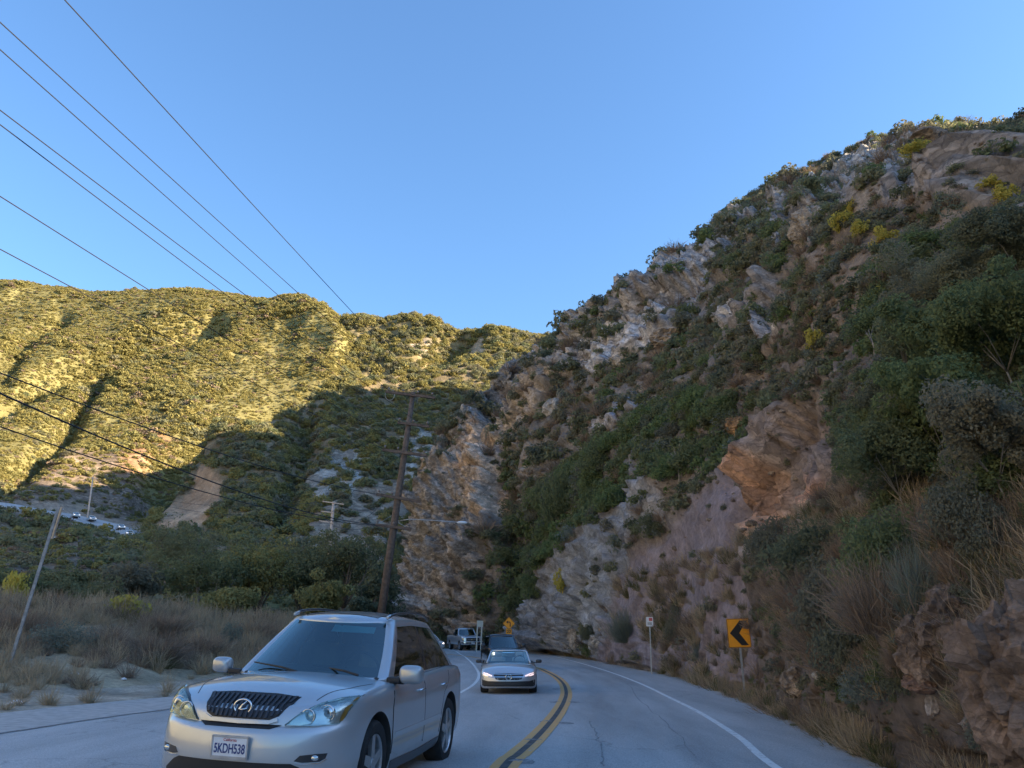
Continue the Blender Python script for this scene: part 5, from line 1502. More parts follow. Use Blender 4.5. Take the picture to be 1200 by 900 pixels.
def glass_mat(name, tint, gloss=.0):
    m = bpy.data.materials.new(name); m.use_nodes = True; N, L = m.node_tree.nodes, m.node_tree.links; N.clear()
    out = N.new('ShaderNodeOutputMaterial'); t = N.new('ShaderNodeBsdfTransparent'); t.inputs[0].default_value = (*tint, 1)
    g = N.new('ShaderNodeBsdfGlossy'); g.inputs['Roughness'].default_value = .02; g.inputs[0].default_value = (.80, .97, .98, 1)
    f = N.new('ShaderNodeFresnel'); f.inputs['IOR'].default_value = 1.6
    a = N.new('ShaderNodeMath'); a.operation = 'ADD'; a.inputs[1].default_value = gloss; L.new(f.outputs[0], a.inputs[0])
    ms = N.new('ShaderNodeMixShader'); L.new(a.outputs[0], ms.inputs[0]); L.new(t.outputs[0], ms.inputs[1]); L.new(g.outputs[0], ms.inputs[2]); L.new(ms.outputs[0], out.inputs[0])
    return m

M_SILVER = paint_mat('silver_paint', (.50, .535, .56), .5)
M_SILVERB = paint_mat('pale_silver_paint', (.58, .60, .63))
M_NAVY = paint_mat('black_paint', (.018, .020, .026), .2, .25)
M_WHITEP = paint_mat('white_paint', (.72, .72, .70), .0, .35)
M_GLASS = glass_mat('windshield_glass', (.50, .66, .66), .11)
M_TINT = glass_mat('tinted_glass', (.08, .09, .10), .06)
M_LENS = glass_mat('lamp_lens', (.82, .88, .88), .05)
M_PLASTIC = simple('black_plastic', (.016, .016, .017), .55)
M_TRIM = simple('dark_trim', (.03, .03, .032), .35, coat=.3)
M_INTER = simple('dark_interior', (.045, .043, .042), .8, noise=.2)
M_SEAT = simple('grey_leather', (.20, .19, .175), .6, noise=.1)
M_SEATL = simple('cream_leather', (.42, .40, .37), .6)
M_CHROME = simple('chrome', (.72, .74, .76), .12, 1.0)
M_ALLOY = simple('alloy', (.50, .51, .52), .32, .85)
M_RUBBER = simple('tyre_rubber', (.022, .022, .022), .85, noise=.3, nscale=14)
M_REFLECT = simple('lamp_reflector', (.60, .63, .62), .22, .8)
M_AMBER = simple('amber_reflector', (.65, .28, .04), .3)
M_PLATE = simple('plate_white', (.70, .71, .73), .5, noise=.08, nscale=12)
M_PBLUE = simple('plate_blue', (.03, .05, .18), .5)
M_PRED = simple('plate_red', (.50, .06, .06), .5)
M_HEADON = simple('lit_headlamp', (.9, .9, .9), .3, emit=(1.0, .82, .74), estr=1.4)
M_DRL = simple('lit_running_lamp', (.9, .9, .9), .3, emit=(1.0, .66, .58), estr=.25)
M_GOLDB = simple('gold_badge', (.55, .38, .10), .3, .8)

class Shell:
    """closed half-outline loft: i runs from the front centre round the left side to the rear centre, j up the side; mirrored and capped"""
    def __init__(s, rows, crown, ncap=8):
        # rows[j] = list of (x,y,z) for i = 0..n-1 ; crown(i) = height of the cap in the middle
        s.rows = rows; s.n = len(rows[0]); s.m = len(rows); s.ncap = ncap; s.crown = crown
    def build(s, skip=lambda i, j, side: False, bottom=True, cap=True, matf=None, capmat=None):
        bm = bmesh.new()
        Vl = [[bm.verts.new(s.rows[j][i]) for i in range(s.n)] for j in range(s.m)]
        Vr = [[(Vl[j][i] if abs(s.rows[j][i][1]) < 1e-5 else bm.verts.new((s.rows[j][i][0], -s.rows[j][i][1], s.rows[j][i][2]))) for i in range(s.n)] for j in range(s.m)]
        def quad(vs, mi=0):
            u = []
            for v in vs:
                if v not in u: u.append(v)
            if len(u) > 2:
                try:
                    f = bm.faces.new(u); f.material_index = mi
                except ValueError: pass
        for j in range(s.m - 1):
            for i in range(s.n - 1):
                mi = matf(i, j) if matf else 0
                if not skip(i, j, 1): quad((Vl[j][i], Vl[j][i + 1], Vl[j + 1][i + 1], Vl[j + 1][i]), mi)
                if not skip(i, j, -1): quad((Vr[j][i + 1], Vr[j][i], Vr[j + 1][i], Vr[j + 1][i + 1]), mi)
        if cap:
            C = []
            for i in range(s.n):
                a, b = Vl[-1][i], Vr[-1][i]
                if a is b: C.append([a] * (s.ncap + 1)); continue
                row = [a]
                for k in range(1, s.ncap):
                    t = k / s.ncap; q = 2 * t - 1
                    row.append(bm.verts.new((a.co.x, a.co.y * (1 - t) + b.co.y * t, a.co.z + s.crown(i) * (1 - abs(q) ** 2.4))))
                row.append(b); C.append(row)
            for i in range(s.n - 1):
                for k in range(s.ncap):
                    quad((C[i][k], C[i + 1][k], C[i + 1][k + 1], C[i][k + 1]), capmat(C[i][k].co.x) if capmat else 0)
        if bottom:
            for i in range(s.n - 1):
                quad((Vl[0][i + 1], Vl[0][i], Vr[0][i], Vr[0][i + 1]))
        bmesh.ops.remove_doubles(bm, verts=bm.verts, dist=1e-5)
        bmesh.ops.recalc_face_normals(bm, faces=bm.faces)
        return bm
    def patch(s, cells, side=0, flip=False):
        """only the named (i,j) quads, left (1), right (-1) or both (0)"""
        bm = bmesh.new(); cache = {}
        def V(j, i, sg):
            x, y, z = s.rows[j][i]; y *= sg
            k = (round(x, 5), round(y, 5), round(z, 5))
            if k not in cache: cache[k] = bm.verts.new((x, y, z))
            return cache[k]
        for (i, j) in cells:
            for sg in ((1, -1) if side == 0 else (side,)):
                vs = [V(j, i, sg), V(j, i + 1, sg), V(j + 1, i + 1, sg), V(j + 1, i, sg)]
                if sg < 0: vs.reverse()
                u = []
                [u.append(v) for v in vs if v not in u]
                if len(u) > 2: bm.faces.new(u)
        return bm

def half_outline(xf, xr, wfun, cf, cr, nf=14, ns=26, nr=10, ef=2.5, er=3.0):
    P = []
    wf = wfun(xf - cf); wr = wfun(xr + cr)
    for k in range(nf):
        a = math.pi / 2 * k / nf
        P.append((xf - cf + cf * math.cos(a) ** (2 / ef), wf * math.sin(a) ** (2 / ef)))
    for k in range(ns + 1):
        x = (xf - cf) + ((xr + cr) - (xf - cf)) * k / ns; P.append((x, wfun(x)))
    for k in range(1, nr + 1):
        a = math.pi / 2 * (1 - k / nr)
        P.append((xr + cr - cr * math.cos(a) ** (2 / er), wr * math.sin(a) ** (2 / er) if k < nr else 0.0))
    return P

def interp(x, tab):
    xs = [t[0] for t in tab]; ys = [t[1] for t in tab]
    return float(np.interp(x, xs, ys))

def bvh_of(bm):
    return BVHTree.FromBMesh(bm)

AX = {'front': (Vector((-1, 0, 0)), lambda a, b: Vector((6, a, b))), 'rear': (Vector((1, 0, 0)), lambda a, b: Vector((-6, a, b))), 'left': (Vector((0, -1, 0)), lambda a, b: Vector((a, 6, b))),
      'right': (Vector((0, 1, 0)), lambda a, b: Vector((a, -6, b))), 'top': (Vector((0, 0, -1)), lambda a, b: Vector((a, b, 6)))}

def panel(name, poly, axis, bvh, off, mat, parent, res=.05, smooth=True, sink=.006):
    """a thin piece laid on the body: the outline is projected along an axis and stands `off` proud"""
    dens = []
    for (a, b) in zip(poly, poly[1:] + poly[:1]):
        n = max(1, int(math.hypot(b[0] - a[0], b[1] - a[1]) / res))
        dens += [(a[0] + (b[0] - a[0]) * k / n, a[1] + (b[1] - a[1]) * k / n) for k in range(n)]
    nb = len(dens); A = np.array(dens)
    lo, hi = A.min(0), A.max(0)
    gx, gy = np.meshgrid(np.arange(lo[0] + res / 2, hi[0], res), np.arange(lo[1] + res / 2, hi[1], res))
    gp = np.stack([gx.ravel(), gy.ravel()], 1)
    if len(gp):
        gp = gp[in_poly(gp[:, 0], gp[:, 1], dens)]
        if len(gp):
            dm = np.sqrt(((gp[:, None, :] - A[None]) ** 2).sum(2)).min(1); gp = gp[dm > res * .45]
    pts = [Vector(p) for p in dens] + [Vector(p) for p in gp]
    edges = [(k, (k + 1) % nb) for k in range(nb)]
    v2, e2, f2, *_ = delaunay_2d_cdt(pts, edges, [], 1, 1e-6)
    d, org = AX[axis]
    bm = bmesh.new(); front = []
    last = None
    for p in v2:
        h = bvh.ray_cast(org(p[0], p[1]), d)
        if h[0] is None:
            hh = last if last is not None else org(p[0], p[1]) + d * 5
            q = org(p[0], p[1]); q = q + d * (hh - q).dot(d); nn = -d
        else:
            q = h[0]; last = q; nn = h[1] if h[1].dot(d) < 0 else -h[1]
        nn = (nn - d).normalized()
        front.append((bm.verts.new(q + nn * off), q - nn * sink))
    bv = {}
    for f in f2:
        vs = [front[k][0] for k in f]
        nrm = (vs[1].co - vs[0].co).cross(vs[2].co - vs[0].co)
        if nrm.dot(d) > 0: vs.reverse()
        try: bm.faces.new(vs)
        except ValueError: pass
    be = [e for e in bm.edges if len(e.link_faces) == 1]
    idx = {fv[0]: fv[1] for fv in front}
    back = {}
    for e in be:
        for v in e.verts:
            if v not in back: back[v] = bm.verts.new(idx[v])
    for e in be:
        a, b = e.verts
        l = e.link_loops[0]
        if l.vert is a: bm.faces.new((b, a, back[a], back[b]))
        else: bm.faces.new((a, b, back[b], back[a]))
    o = bm_obj(name, bm, mat, parent, smooth)
    if smooth: o.data.set_sharp_from_angle(angle=R_(40))
    return o

def strip(name, line, w, axis, bvh, off, mat, parent):
    """a narrow band along a polyline"""
    L = [Vector(p) for p in line]; A = []; B = []
    for k, p in enumerate(L):
        t = (L[min(k + 1, len(L) - 1)] - L[max(k - 1, 0)]).normalized(); n = Vector((-t.y, t.x)) * w / 2
        A.append(tuple(p + n)); B.append(tuple(p - n))
    return panel(name, A + B[::-1], axis, bvh, off, mat, parent, res=.06, sink=.003)

def boolean_cut(bm, cutters, mats, arch_test):
    me = bpy.data.meshes.new('tmp'); bm.to_mesh(me); bm.free()
    o = bpy.data.objects.new('tmp', me); COL.objects.link(o)
    for m in mats: me.materials.append(m)
    cm = bpy.data.meshes.new('tmpc'); cutters.to_mesh(cm); cutters.free()
    c = bpy.data.objects.new('tmpc', cm); COL.objects.link(c)
    md = o.modifiers.new('b', 'BOOLEAN'); md.operation = 'DIFFERENCE'; md.object = c; md.solver = 'EXACT'
    dg = bpy.context.evaluated_depsgraph_get()
    res = bpy.data.meshes.new_from_object(o.evaluated_get(dg))
    bpy.data.objects.remove(o); bpy.data.objects.remove(c)
    for p in res.polygons:
        if arch_test(p.center, p.normal): p.material_index = 1
    return res

def wheel(parent, loc, r, w, side, spokes=5, rim_mat=None, tyre_mat=None):
    root = empty('wheel', loc); root.parent = parent
    def lathe(name, prof, mat, n=36):
        bm = bmesh.new(); rings = []
        for (yy, rr) in prof:
            rings.append([bm.verts.new((rr * math.cos(2 * math.pi * k / n), yy * side, rr * math.sin(2 * math.pi * k / n))) for k in range(n)])
        for a, b in zip(rings, rings[1:]):
            for k in range(n): bm.faces.new((a[k], a[(k + 1) % n], b[(k + 1) % n], b[k]))
        bmesh.ops.recalc_face_normals(bm, faces=bm.faces)
        o = bm_obj(name, bm, mat, root, True); o.data.set_sharp_from_angle(angle=R_(35)); return o
    rr = r * .68
    lathe('tyre', [(-w / 2, rr), (-w / 2, r * .9), (-w * .38, r * .985), (-w * .15, r), (w * .15, r), (w * .38, r * .985), (w / 2 - .004, r * .93), (w / 2, r * .85), (w / 2 - .01, rr + .005), (w / 2 - .03, rr)], tyre_mat or M_RUBBER)
    bm = bmesh.new()
    n = 36
    prof = [(-w / 2 + .02, rr * .97), (w * .2, rr * .93), (w / 2 - .03, rr * .95), (w / 2 - .012, rr * 1.0)]
    rings = [[bm.verts.new((q * math.cos(2 * math.pi * k / n), yy * side, q * math.sin(2 * math.pi * k / n))) for k in range(n)] for yy, q in prof]
    for a, b in zip(rings, rings[1:]):
        for k in range(n): bm.faces.new((a[k], a[(k + 1) % n], b[(k + 1) % n], b[k]))
    for k in range(spokes):
        a = 2 * math.pi * k / spokes + .3
        d = Vector((math.cos(a), 0, math.sin(a))); t = Vector((-math.sin(a), 0, math.cos(a))); y0, y1 = side * (w / 2 - .055), side * (w / 2 - .018)
        sw0, sw1 = rr * .20, rr * .15
        v = [bm.verts.new(d * rr * .10 + t * s * sw0 + Vector((0, y, 0))) for s in (-1, 1) for y in (y0, y1)] + [bm.verts.new(d * rr * .97 + t * s * sw1 + Vector((0, y - side * .006, 0))) for s in (-1, 1) for y in (y0, y1)]
        for f in ((1, 3, 7, 5), (0, 1, 5, 4), (2, 6, 7, 3), (0, 4, 6, 2)): bm.faces.new([v[q] for q in f])
    bmesh.ops.create_cone(bm, cap_ends=True, segments=20, radius1=rr * .22, radius2=rr * .18, depth=.05, matrix=Matrix.Translation((0, side * (w / 2 - .035), 0)) @ Matrix.Rotation(R_(90), 4, 'X'))
    bmesh.ops.recalc_face_normals(bm, faces=bm.faces)
    bm_obj('rim', bm, rim_mat or M_ALLOY, root)
    bm = bmesh.new(); bmesh.ops.create_cone(bm, cap_ends=True, segments=24, radius1=rr * .93, radius2=rr * .93, depth=.02, matrix=Matrix.Translation((0, side * (w / 2 - .09), 0)) @ Matrix.Rotation(R_(90), 4, 'X'))
    bm_obj('brake_disc', bm, M_PLASTIC, root)
    return root

def mirror_cap(parent, loc, size, mat, side, glassy=True):
    bm = bmesh.new(); bmesh.ops.create_icosphere(bm, subdivisions=3, radius=1)
    for v in bm.verts:
        c = v.co; k = lambda q, p: math.copysign(abs(q) ** p, q)
        v.co = Vector((k(c.x, .8) * size[0], k(c.y, .6) * size[1], k(c.z, .6) * size[2]))
    o = bm_obj('mirror', bm, mat, parent, True); o.location = loc
    bm = bmesh.new(); add_box(bm, (-.02, -side * size[1] * 1.2, -size[2] * .85), (size[0] * .9, size[1] * 1.3, size[2] * .4), None, .01); bm_obj('mirror_arm', bm, M_PLASTIC, o)
    return o

def seat(parent, x, y, zt, mat, w=.25):
    root = empty('seat', (x, y, 0)); root.parent = parent
    bm = bmesh.new(); add_box(bm, (0, 0, zt - .48), (.16, w * 2, .62), Euler((0, R_(-14), 0)), .06); bm_obj('seat_back', bm, mat, root, True)
    bm = bmesh.new(); add_box(bm, (-.09, 0, zt - .075), (.11, w * 1.05, .17), Euler((0, R_(-8), 0)), .045); bm_obj('headrest', bm, mat, root, True)
    return root

def steering(parent, x, y, z, r=.185):
    bm = bmesh.new(); n = 24; T = Euler((0, R_(-62), 0)).to_matrix()
    P = [Vector((x, y, z)) + T @ Vector((r * math.cos(2 * math.pi * k / n), r * math.sin(2 * math.pi * k / n), 0)) for k in range(n + 1)]
    add_tube(bm, P, .014, 6, False); return bm_obj('steering_wheel', bm, M_PLASTIC, parent, True)

def ellipse(cx, cz, a, b, n=28):
    return [(cx + a * math.cos(2 * math.pi * k / n), cz + b * math.sin(2 * math.pi * k / n)) for k in range(n)]

def ring_on(name, cx, cz, a, b, t, bvh, off, mat, parent, axis='front'):
    bm = bmesh.new(); d, org = AX[axis]; pts = []
    for (u, v) in ellipse(cx, cz, a, b, 32) + ellipse(cx, cz, a, b, 32)[:1]:
        h = bvh.ray_cast(org(u, v), d); q = h[0] if h[0] is not None else org(u, v)
        pts.append(q - d * off)
    add_tube(bm, pts, t, 6, False); return bm_obj(name, bm, mat, parent, True)

def flat_ring(name, x, cy, cz, a, b, t, mat, parent):
    bm = bmesh.new(); add_tube(bm, [Vector((x, u, v)) for u, v in ellipse(cy, cz, a, b, 32) + ellipse(cy, cz, a, b, 32)[:1]], t, 6, False)
    return bm_obj(name, bm, mat, parent, True)

def build_vehicle(S):
    """S: dictionary of proportions; returns (root, body bvh, greenhouse shell)"""
    root = empty(S['name']); tag(root, S['label'], S['cat'])
    w = lambda x: interp(x, S['width'])
    P = half_outline(S['xf'], S['xr'], w, S['cf'], S['cr'], S.get('nf', 14), S.get('ns', 30), 10, S.get('ef', 2.5), 3.2)
    lv = S['levels']
    rows = []
    n = len(P)
    for (v, inn, ins, inr) in lv:
        row = []
        for i, (x, y) in enumerate(P):
            a, b = P[max(i - 1, 0)], P[min(i + 1, n - 1)]
            tx, ty = b[0] - a[0], b[1] - a[1]; l = math.hypot(tx, ty) or 1
            nx, ny = ty / l, -tx / l
            if i == 0: nx, ny = 1, 0
            if i == n - 1: nx, ny = -1, 0
            f = max(0, nx) ** 1.3; r_ = max(0, -nx) ** 1.3; s_ = 1 - f - r_
            d = f * inn + max(0, s_) * ins + r_ * inr
            zb = interp(x, S['zbot']); zs = interp(x, S['zsh'])
            row.append((x - nx * d, 0.0 if i in (0, n - 1) else max(0, y - ny * d), zb + (zs - zb) * v))
        rows.append(row)
    sh = Shell(rows, lambda i: interp(P[i][0], S['crown']), S.get('ncap', 10))
    inside = lambda x: 1 if S['cabin'][1] < x < S['cabin'][0] else 0
    bm = sh.build(capmat=inside)
    bvh = bvh_of(bm)
    cut = bmesh.new()
    for wx in (S['wx'], -S['wx2'] if 'wx2' in S else -S['wx']):
        for sg in (1, -1):
            bmesh.ops.create_cone(cut, cap_ends=True, segments=40, radius1=S['arch'], radius2=S['arch'], depth=.5, matrix=Matrix.Translation((wx, sg * (w(wx) - .06), S['wr'] + S.get('archz', .0))) @ Matrix.Rotation(R_(90), 4, 'X'))
    wxs = (S['wx'], -S.get('wx2', S['wx']))
    def at_arch(c, nn):
        return any(math.hypot(c.x - q, c.z - S['wr'] - S.get('archz', 0)) < S['arch'] * 1.0 - .0 + .004 and abs(nn.y) < .97 or (math.hypot(c.x - q, c.z - S['wr'] - S.get('archz', 0)) < S['arch'] and abs(c.y) < w(q) - .25) for q in wxs) and c.z < S['wr'] + S['arch'] + .02 and abs(c.y) > .2 or c.z < S.get('zdark', .0)
    me = boolean_cut(bm, cut, [S['paint'], M_INTER], at_arch)
    me.name = 'body'
    body = finish('body', me, None, root, True); body.data.set_sharp_from_angle(angle=R_(42))
    for wx in wxs:
        for sg in (1, -1):
            wheel(root, (wx, sg * (w(wx) - S['ww'] / 2 - .012), S['wr']), S['wr'], S['ww'], sg, S.get('spokes', 5), S.get('rim'))
    return root, bvh, body

def greenhouse(S, root, panes=True):
    """cabin: outline levels t from belt to roof edge; windows are panes between the pillars"""
    G = S['gh']
    nf, ss, nr = G.get('nf', 8), G['s'], 6
    rows = []; 
    for t in G['t']:
        xf = G['xf'][0] + (G['xf'][1] - G['xf'][0]) * t; xr = G['xr'][0] + (G['xr'][1] - G['xr'][0]) * t
        bulge = G.get('bulge', .03) * math.sin(math.pi * t)
        wd = G['w'][0] + (G['w'][1] - G['w'][0]) * t + bulge
        bow, bowr = G['bow'], G.get('bowr', .06)
        row = []
        for k in range(nf):
            q = k / nf; row.append([xf - bow * q ** 2.2, wd * q * .97])
        for s in ss:
            x = (xf - bow) + ((xr + bowr) - (xf - bow)) * s
            taper = G.get('taper', .05); yy = wd * (1 - taper * max(0, (s - .5) / .5) ** 2) * (.985 if s == 0 else 1)
            row.append([x, yy])
        for k in range(nr - 1, -1, -1):
            q = k / nr; row.append([xr + bowr * q ** 2.2, wd * (1 - G.get('taper', .05)) * q * .97])
        xs = [p[0] for p in row]
        out = []
        for (x, y) in row:
            zb = interp(x, G['zb']); zr = interp(x, G['zr'])
            # height follows the front and rear slopes: same t all round
            out.append((x, y, zb + (zr - zb) * t))
        rows.append(out)
    n = len(rows[0])
    sh = Shell(rows, lambda i: interp(rows[-1][i][0], G['crown']), 10)
    i_side = nf; nj = len(G['t']) - 1
    def cell(i, j):
        if i < nf: return 'windshield' if (j in G['jw'] and i < nf - G.get('apil', 1)) else 'frame'
        k = i - nf
        if k < len(ss) - 1: return G['cells'][k] if j in G['js'] else 'frame'
        return 'rear' if j in G['js'] and i > nf + len(ss) else 'frame'
    if S.get('frame_only'):
        return sh, rows, cell
    bm = sh.build(skip=lambda i, j, sd: cell(i, j) not in ('frame',), bottom=False)
    o = bm_obj('cabin_frame', bm, S['paint'], root, True); o.data.set_sharp_from_angle(angle=R_(38))
    md = o.modifiers.new('thick', 'SOLIDIFY'); md.thickness = .025; md.offset = -1
    groups = {}
    for i in range(n - 1):
        for j in range(nj):
            c = cell(i, j)
            if c != 'frame': groups.setdefault(c, []).append((i, j))
    for c, cells in groups.items():
        sides = (0,) if c in ('windshield', 'rear') else (1, -1)
        for sd in sides:
            b2 = sh.patch(cells, sd)
            for v in b2.verts: v.co = v.co - Vector((0, 0, 0))
            bmesh.ops.recalc_face_normals(b2, faces=b2.faces)
            mt = {'windshield': S.get('wglass', M_GLASS), 'rear': M_TINT, 'pillar': M_TRIM}.get(c, S.get('sglass', M_TINT))
            nm = {'windshield': 'windshield', 'rear': 'rear_window', 'pillar': 'door_pillar'}.get(c, 'side_window')
            bm_obj(nm, b2, mt, root, True)
    return sh, rows, cell

# ---- the silver crossover in the foreground
LX = dict(name='crossover_car', label='silver crossover coming towards the camera, largest car, at the lower left', cat='car', paint=M_SILVER,
    xf=2.36, xr=-2.37, cf=.70, cr=.55, ef=2.35, width=[(-2.4, .86), (-1.6, .915), (0, .925), (1.3, .92), (1.9, .90)],
    zbot=[(-2.4, .36), (-1.9, .26), (1.6, .22), (2.36, .25)], zsh=[(-2.4, 1.06), (-1.4, 1.08), (0, 1.035), (1.0, 1.01), (1.5, .985), (1.9, .945), (2.15, .91), (2.36, .88)],
    crown=[(-2.4, .02), (1.0, .075), (1.5, .085), (1.9, .075), (2.2, .045), (2.36, .0)], cabin=(.95, -2.0),
    levels=[(0, .10, .06, .08), (.06, .05, .03, .05), (.16, .015, .012, .02), (.34, .0, .0, .0), (.52, .0, .0, .0), (.66, .012, .004, .01), (.73, .035, .006, .03), (.76, .075, .008, .05), (.85, .09, .014, .07), (.94, .12, .035, .09), (.985, .155, .065, .12), (1.0, .20, .10, .14)],
    wx=1.36, wr=.365, ww=.235, arch=.425, archz=.01, spokes=5,
    gh=dict(xf=(1.16, .42), xr=(-2.12, -1.45), bow=.30, w=(.815, .585), bulge=.02, taper=.08, s=[0, .05, .12, .24, .36, .455, .485, .58, .68, .78, .86, .93, 1.0],
            cells=['frame', 'front', 'front', 'front', 'front', 'pillar', 'back', 'back', 'back', 'quarter', 'quarter', 'frame'], t=[0, .04, .2, .4, .6, .78, .88, .95, 1.0], jw=(1, 2, 3, 4, 5, 6), js=(1, 2, 3, 4, 5),
            zb=[(-2.4, 1.05), (-1.0, 1.06), (.3, 1.03), (1.2, 1.03)], zr=[(-2.2, 1.50), (-1.3, 1.575), (-.4, 1.605), (.2, 1.585), (.5, 1.565), (1.2, 1.54)], crown=[(-1.6, .03), (-1.2, .06), (0, .06), (.3, .045), (.45, .02)], nf=10, apil=1))
lx, lxb, lxbody = build_vehicle(LX)
gs, grow, gcell = greenhouse(LX, lx)
tag(lxbody, None)
# grille
def lx_front():
    gz0, gz1 = .775, .945
    bk = panel('grille', [(-.42, gz1 - .005), (-.20, gz1 + .012), (.20, gz1 + .012), (.42, gz1 - .005), (.33, gz0 + .03), (.26, gz0), (-.26, gz0), (-.33, gz0 + .03)], 'front', lxb, .004, M_PLASTIC, lx, .04)
    for k in range(17):
        y = -.384 + .048 * k; 
        zl = gz0 + .012 if abs(y) < .27 else gz0 + .03 + (abs(y) - .33) * 1.7 if abs(y) > .33 else gz0 + .026
        panel('slat', [(y - .011, gz1 - .004), (y + .011, gz1 - .004), (y * .93 + .010, max(zl, gz0)), (y * .93 - .010, max(zl, gz0))], 'front', lxb, .016, M_TRIM if k % 1 else M_SLAT, bk, .06)
    strip('grille_bar', [(-.33, gz0 + .004), (-.26, gz0 - .018), (0, gz0 - .024), (.26, gz0 - .018), (.33, gz0 + .004)], .024, 'front', lxb, .022, M_SILVER, bk)
    h = lxb.ray_cast(Vector((6, 0, .862)), Vector((-1, 0, 0)))[0]
    x = h.x + .032
    em = flat_ring('emblem', x, 0, .862, .078, .055, .0085, M_CHROME, bk)
    bm = bmesh.new(); add_tube(bm, [Vector((x, .030, .903)), Vector((x, -.002, .877)), Vector((x, -.030, .842)), Vector((x, -.012, .837)), Vector((x, .040, .849))], [.006, .009, .010, .010, .006], 6); bm_obj('emblem_stroke', bm, M_CHROME, em, True)
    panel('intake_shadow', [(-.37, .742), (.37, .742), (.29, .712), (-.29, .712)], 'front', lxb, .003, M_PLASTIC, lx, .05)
    # bumper lower intake
    panel('lower_intake', [(-.56, .445), (-.50, .47), (.50, .47), (.56, .445), (.66, .37), (.70, .28), (-.70, .28), (-.66, .37)], 'front', lxb, .006, M_PLASTIC, lx, .06)
    for sg in (1, -1):
        # lamp: dark surround, reflector bowls and a clear lens
        out = [(.40 * sg, .745), (.50 * sg, .830), (.62 * sg, .895), (.76 * sg, .935), (.845 * sg, .945), (.838 * sg, .88), (.81 * sg, .80), (.785 * sg, .752), (.60 * sg, .740)]
        if sg < 0: out = out[::-1]
        hl = panel('headlight', out, 'front', lxb, .003, M_REFLECT, lx, .04)
        cen = lambda y, z: lxb.ray_cast(Vector((6, y, z)), Vector((-1, 0, 0)))[0]
        for (yy, zz, rr, mt) in ((.56, .808, .058, M_REFLECT), (.69, .832, .066, M_CHROME), (.69, .832, .036, M_TRIM)):
            c = cen(yy * sg, zz); bm = bmesh.new()
            bmesh.ops.create_icosphere(bm, subdivisions=3, radius=1, matrix=Matrix.Translation(c + Vector((-.02, 0, 0))) @ Matrix.Diagonal((.035 if rr > .04 else .05, rr, rr, 1)))
            bm_obj('reflector', bm, mt, hl, True)
            ring = bmesh.new(); add_tube(ring, [c + Vector((.012 - .35 * abs(math.cos(a)) * 0, rr * math.cos(a), rr * math.sin(a))) for a in np.linspace(0, 2 * math.pi, 25)], .005, 5, False); bm_obj('bezel', ring, M_CHROME, hl, True)
        am = [(.80 * sg, .775), (.825 * sg, .87), (.845 * sg, .94), (.83 * sg, .94), (.80 * sg, .87), (.78 * sg, .775)]
        if sg < 0: am = am[::-1]
        panel('side_reflector', am, 'front', lxb, .010, M_AMBER, hl, .04)
        panel('lens', out, 'front', lxb, .030, M_LENS, hl, .04, sink=-.004)
        strip('lamp_edge', [(p[0], p[1]) for p in ([(.395 * sg, .741), (.50 * sg, .836), (.62 * sg, .901), (.76 * sg, .941), (.85 * sg, .951)])], .010, 'front', lxb, .008, M_TRIM, hl)
        fo = [(.52 * sg, .49), (.56 * sg, .53), (.66 * sg, .54), (.745 * sg, .543), (.735 * sg, .505), (.70 * sg, .483), (.58 * sg, .479)]
        if sg < 0: fo = fo[::-1]
        fg = panel('fog_light', fo, 'front', lxb, .006, M_TRIM, lx, .04)
        c = cen(.66 * sg, .511); bm = bmesh.new(); bmesh.ops.create_icosphere(bm, subdivisions=2, radius=1, matrix=Matrix.Translation(c) @ Matrix.Diagonal((.02, .042, .024, 1))); bm_obj('fog_lens', bm, M_REFLECT, fg, True)
        strip('fog_trim', [(.53 * sg, .477), (.60 * sg, .469), (.70 * sg, .475), (.742 * sg, .503)], .008, 'front', lxb, .012, M_CHROME, fg)
M_SLAT = simple('grille_slat', (.055, .055, .06), .35, .4)
lx_front()
# number plate
h = lxb.ray_cast(Vector((6, 0, .575)), Vector((-1, 0, 0)))[0]
npl = empty('number_plate', (h.x + .022, 0, .575), (0, R_(4), 0)); npl.parent = lx
bm = bmesh.new(); add_box(bm, (0, 0, 0), (.012, .305, .152), None, .003); bm_obj('plate', bm, M_PLATE, npl)
bm = bmesh.new()
for (a, b, c, d) in ((0, .076, .325, .014), (0, -.078, .325, .022)): add_box(bm, (0, a, b), (.02, c, d), None, .002)
for yy in (-.156, .156): add_box(bm, (0, yy, 0), (.02, .014, .16), None, .002)
bm_obj('plate_frame', bm, M_STEEL, npl)
text_mesh('plate_characters', '5KDH538', .098, M_PBLUE, npl, (.0075, 0, -.014), (R_(90), 0, R_(90)), .0012, .68, .0018)
text_mesh('plate_script', 'California', .030, M_PRED, npl, (.0075, 0, .052), (R_(90), 0, R_(90)), .0012, 1.0)
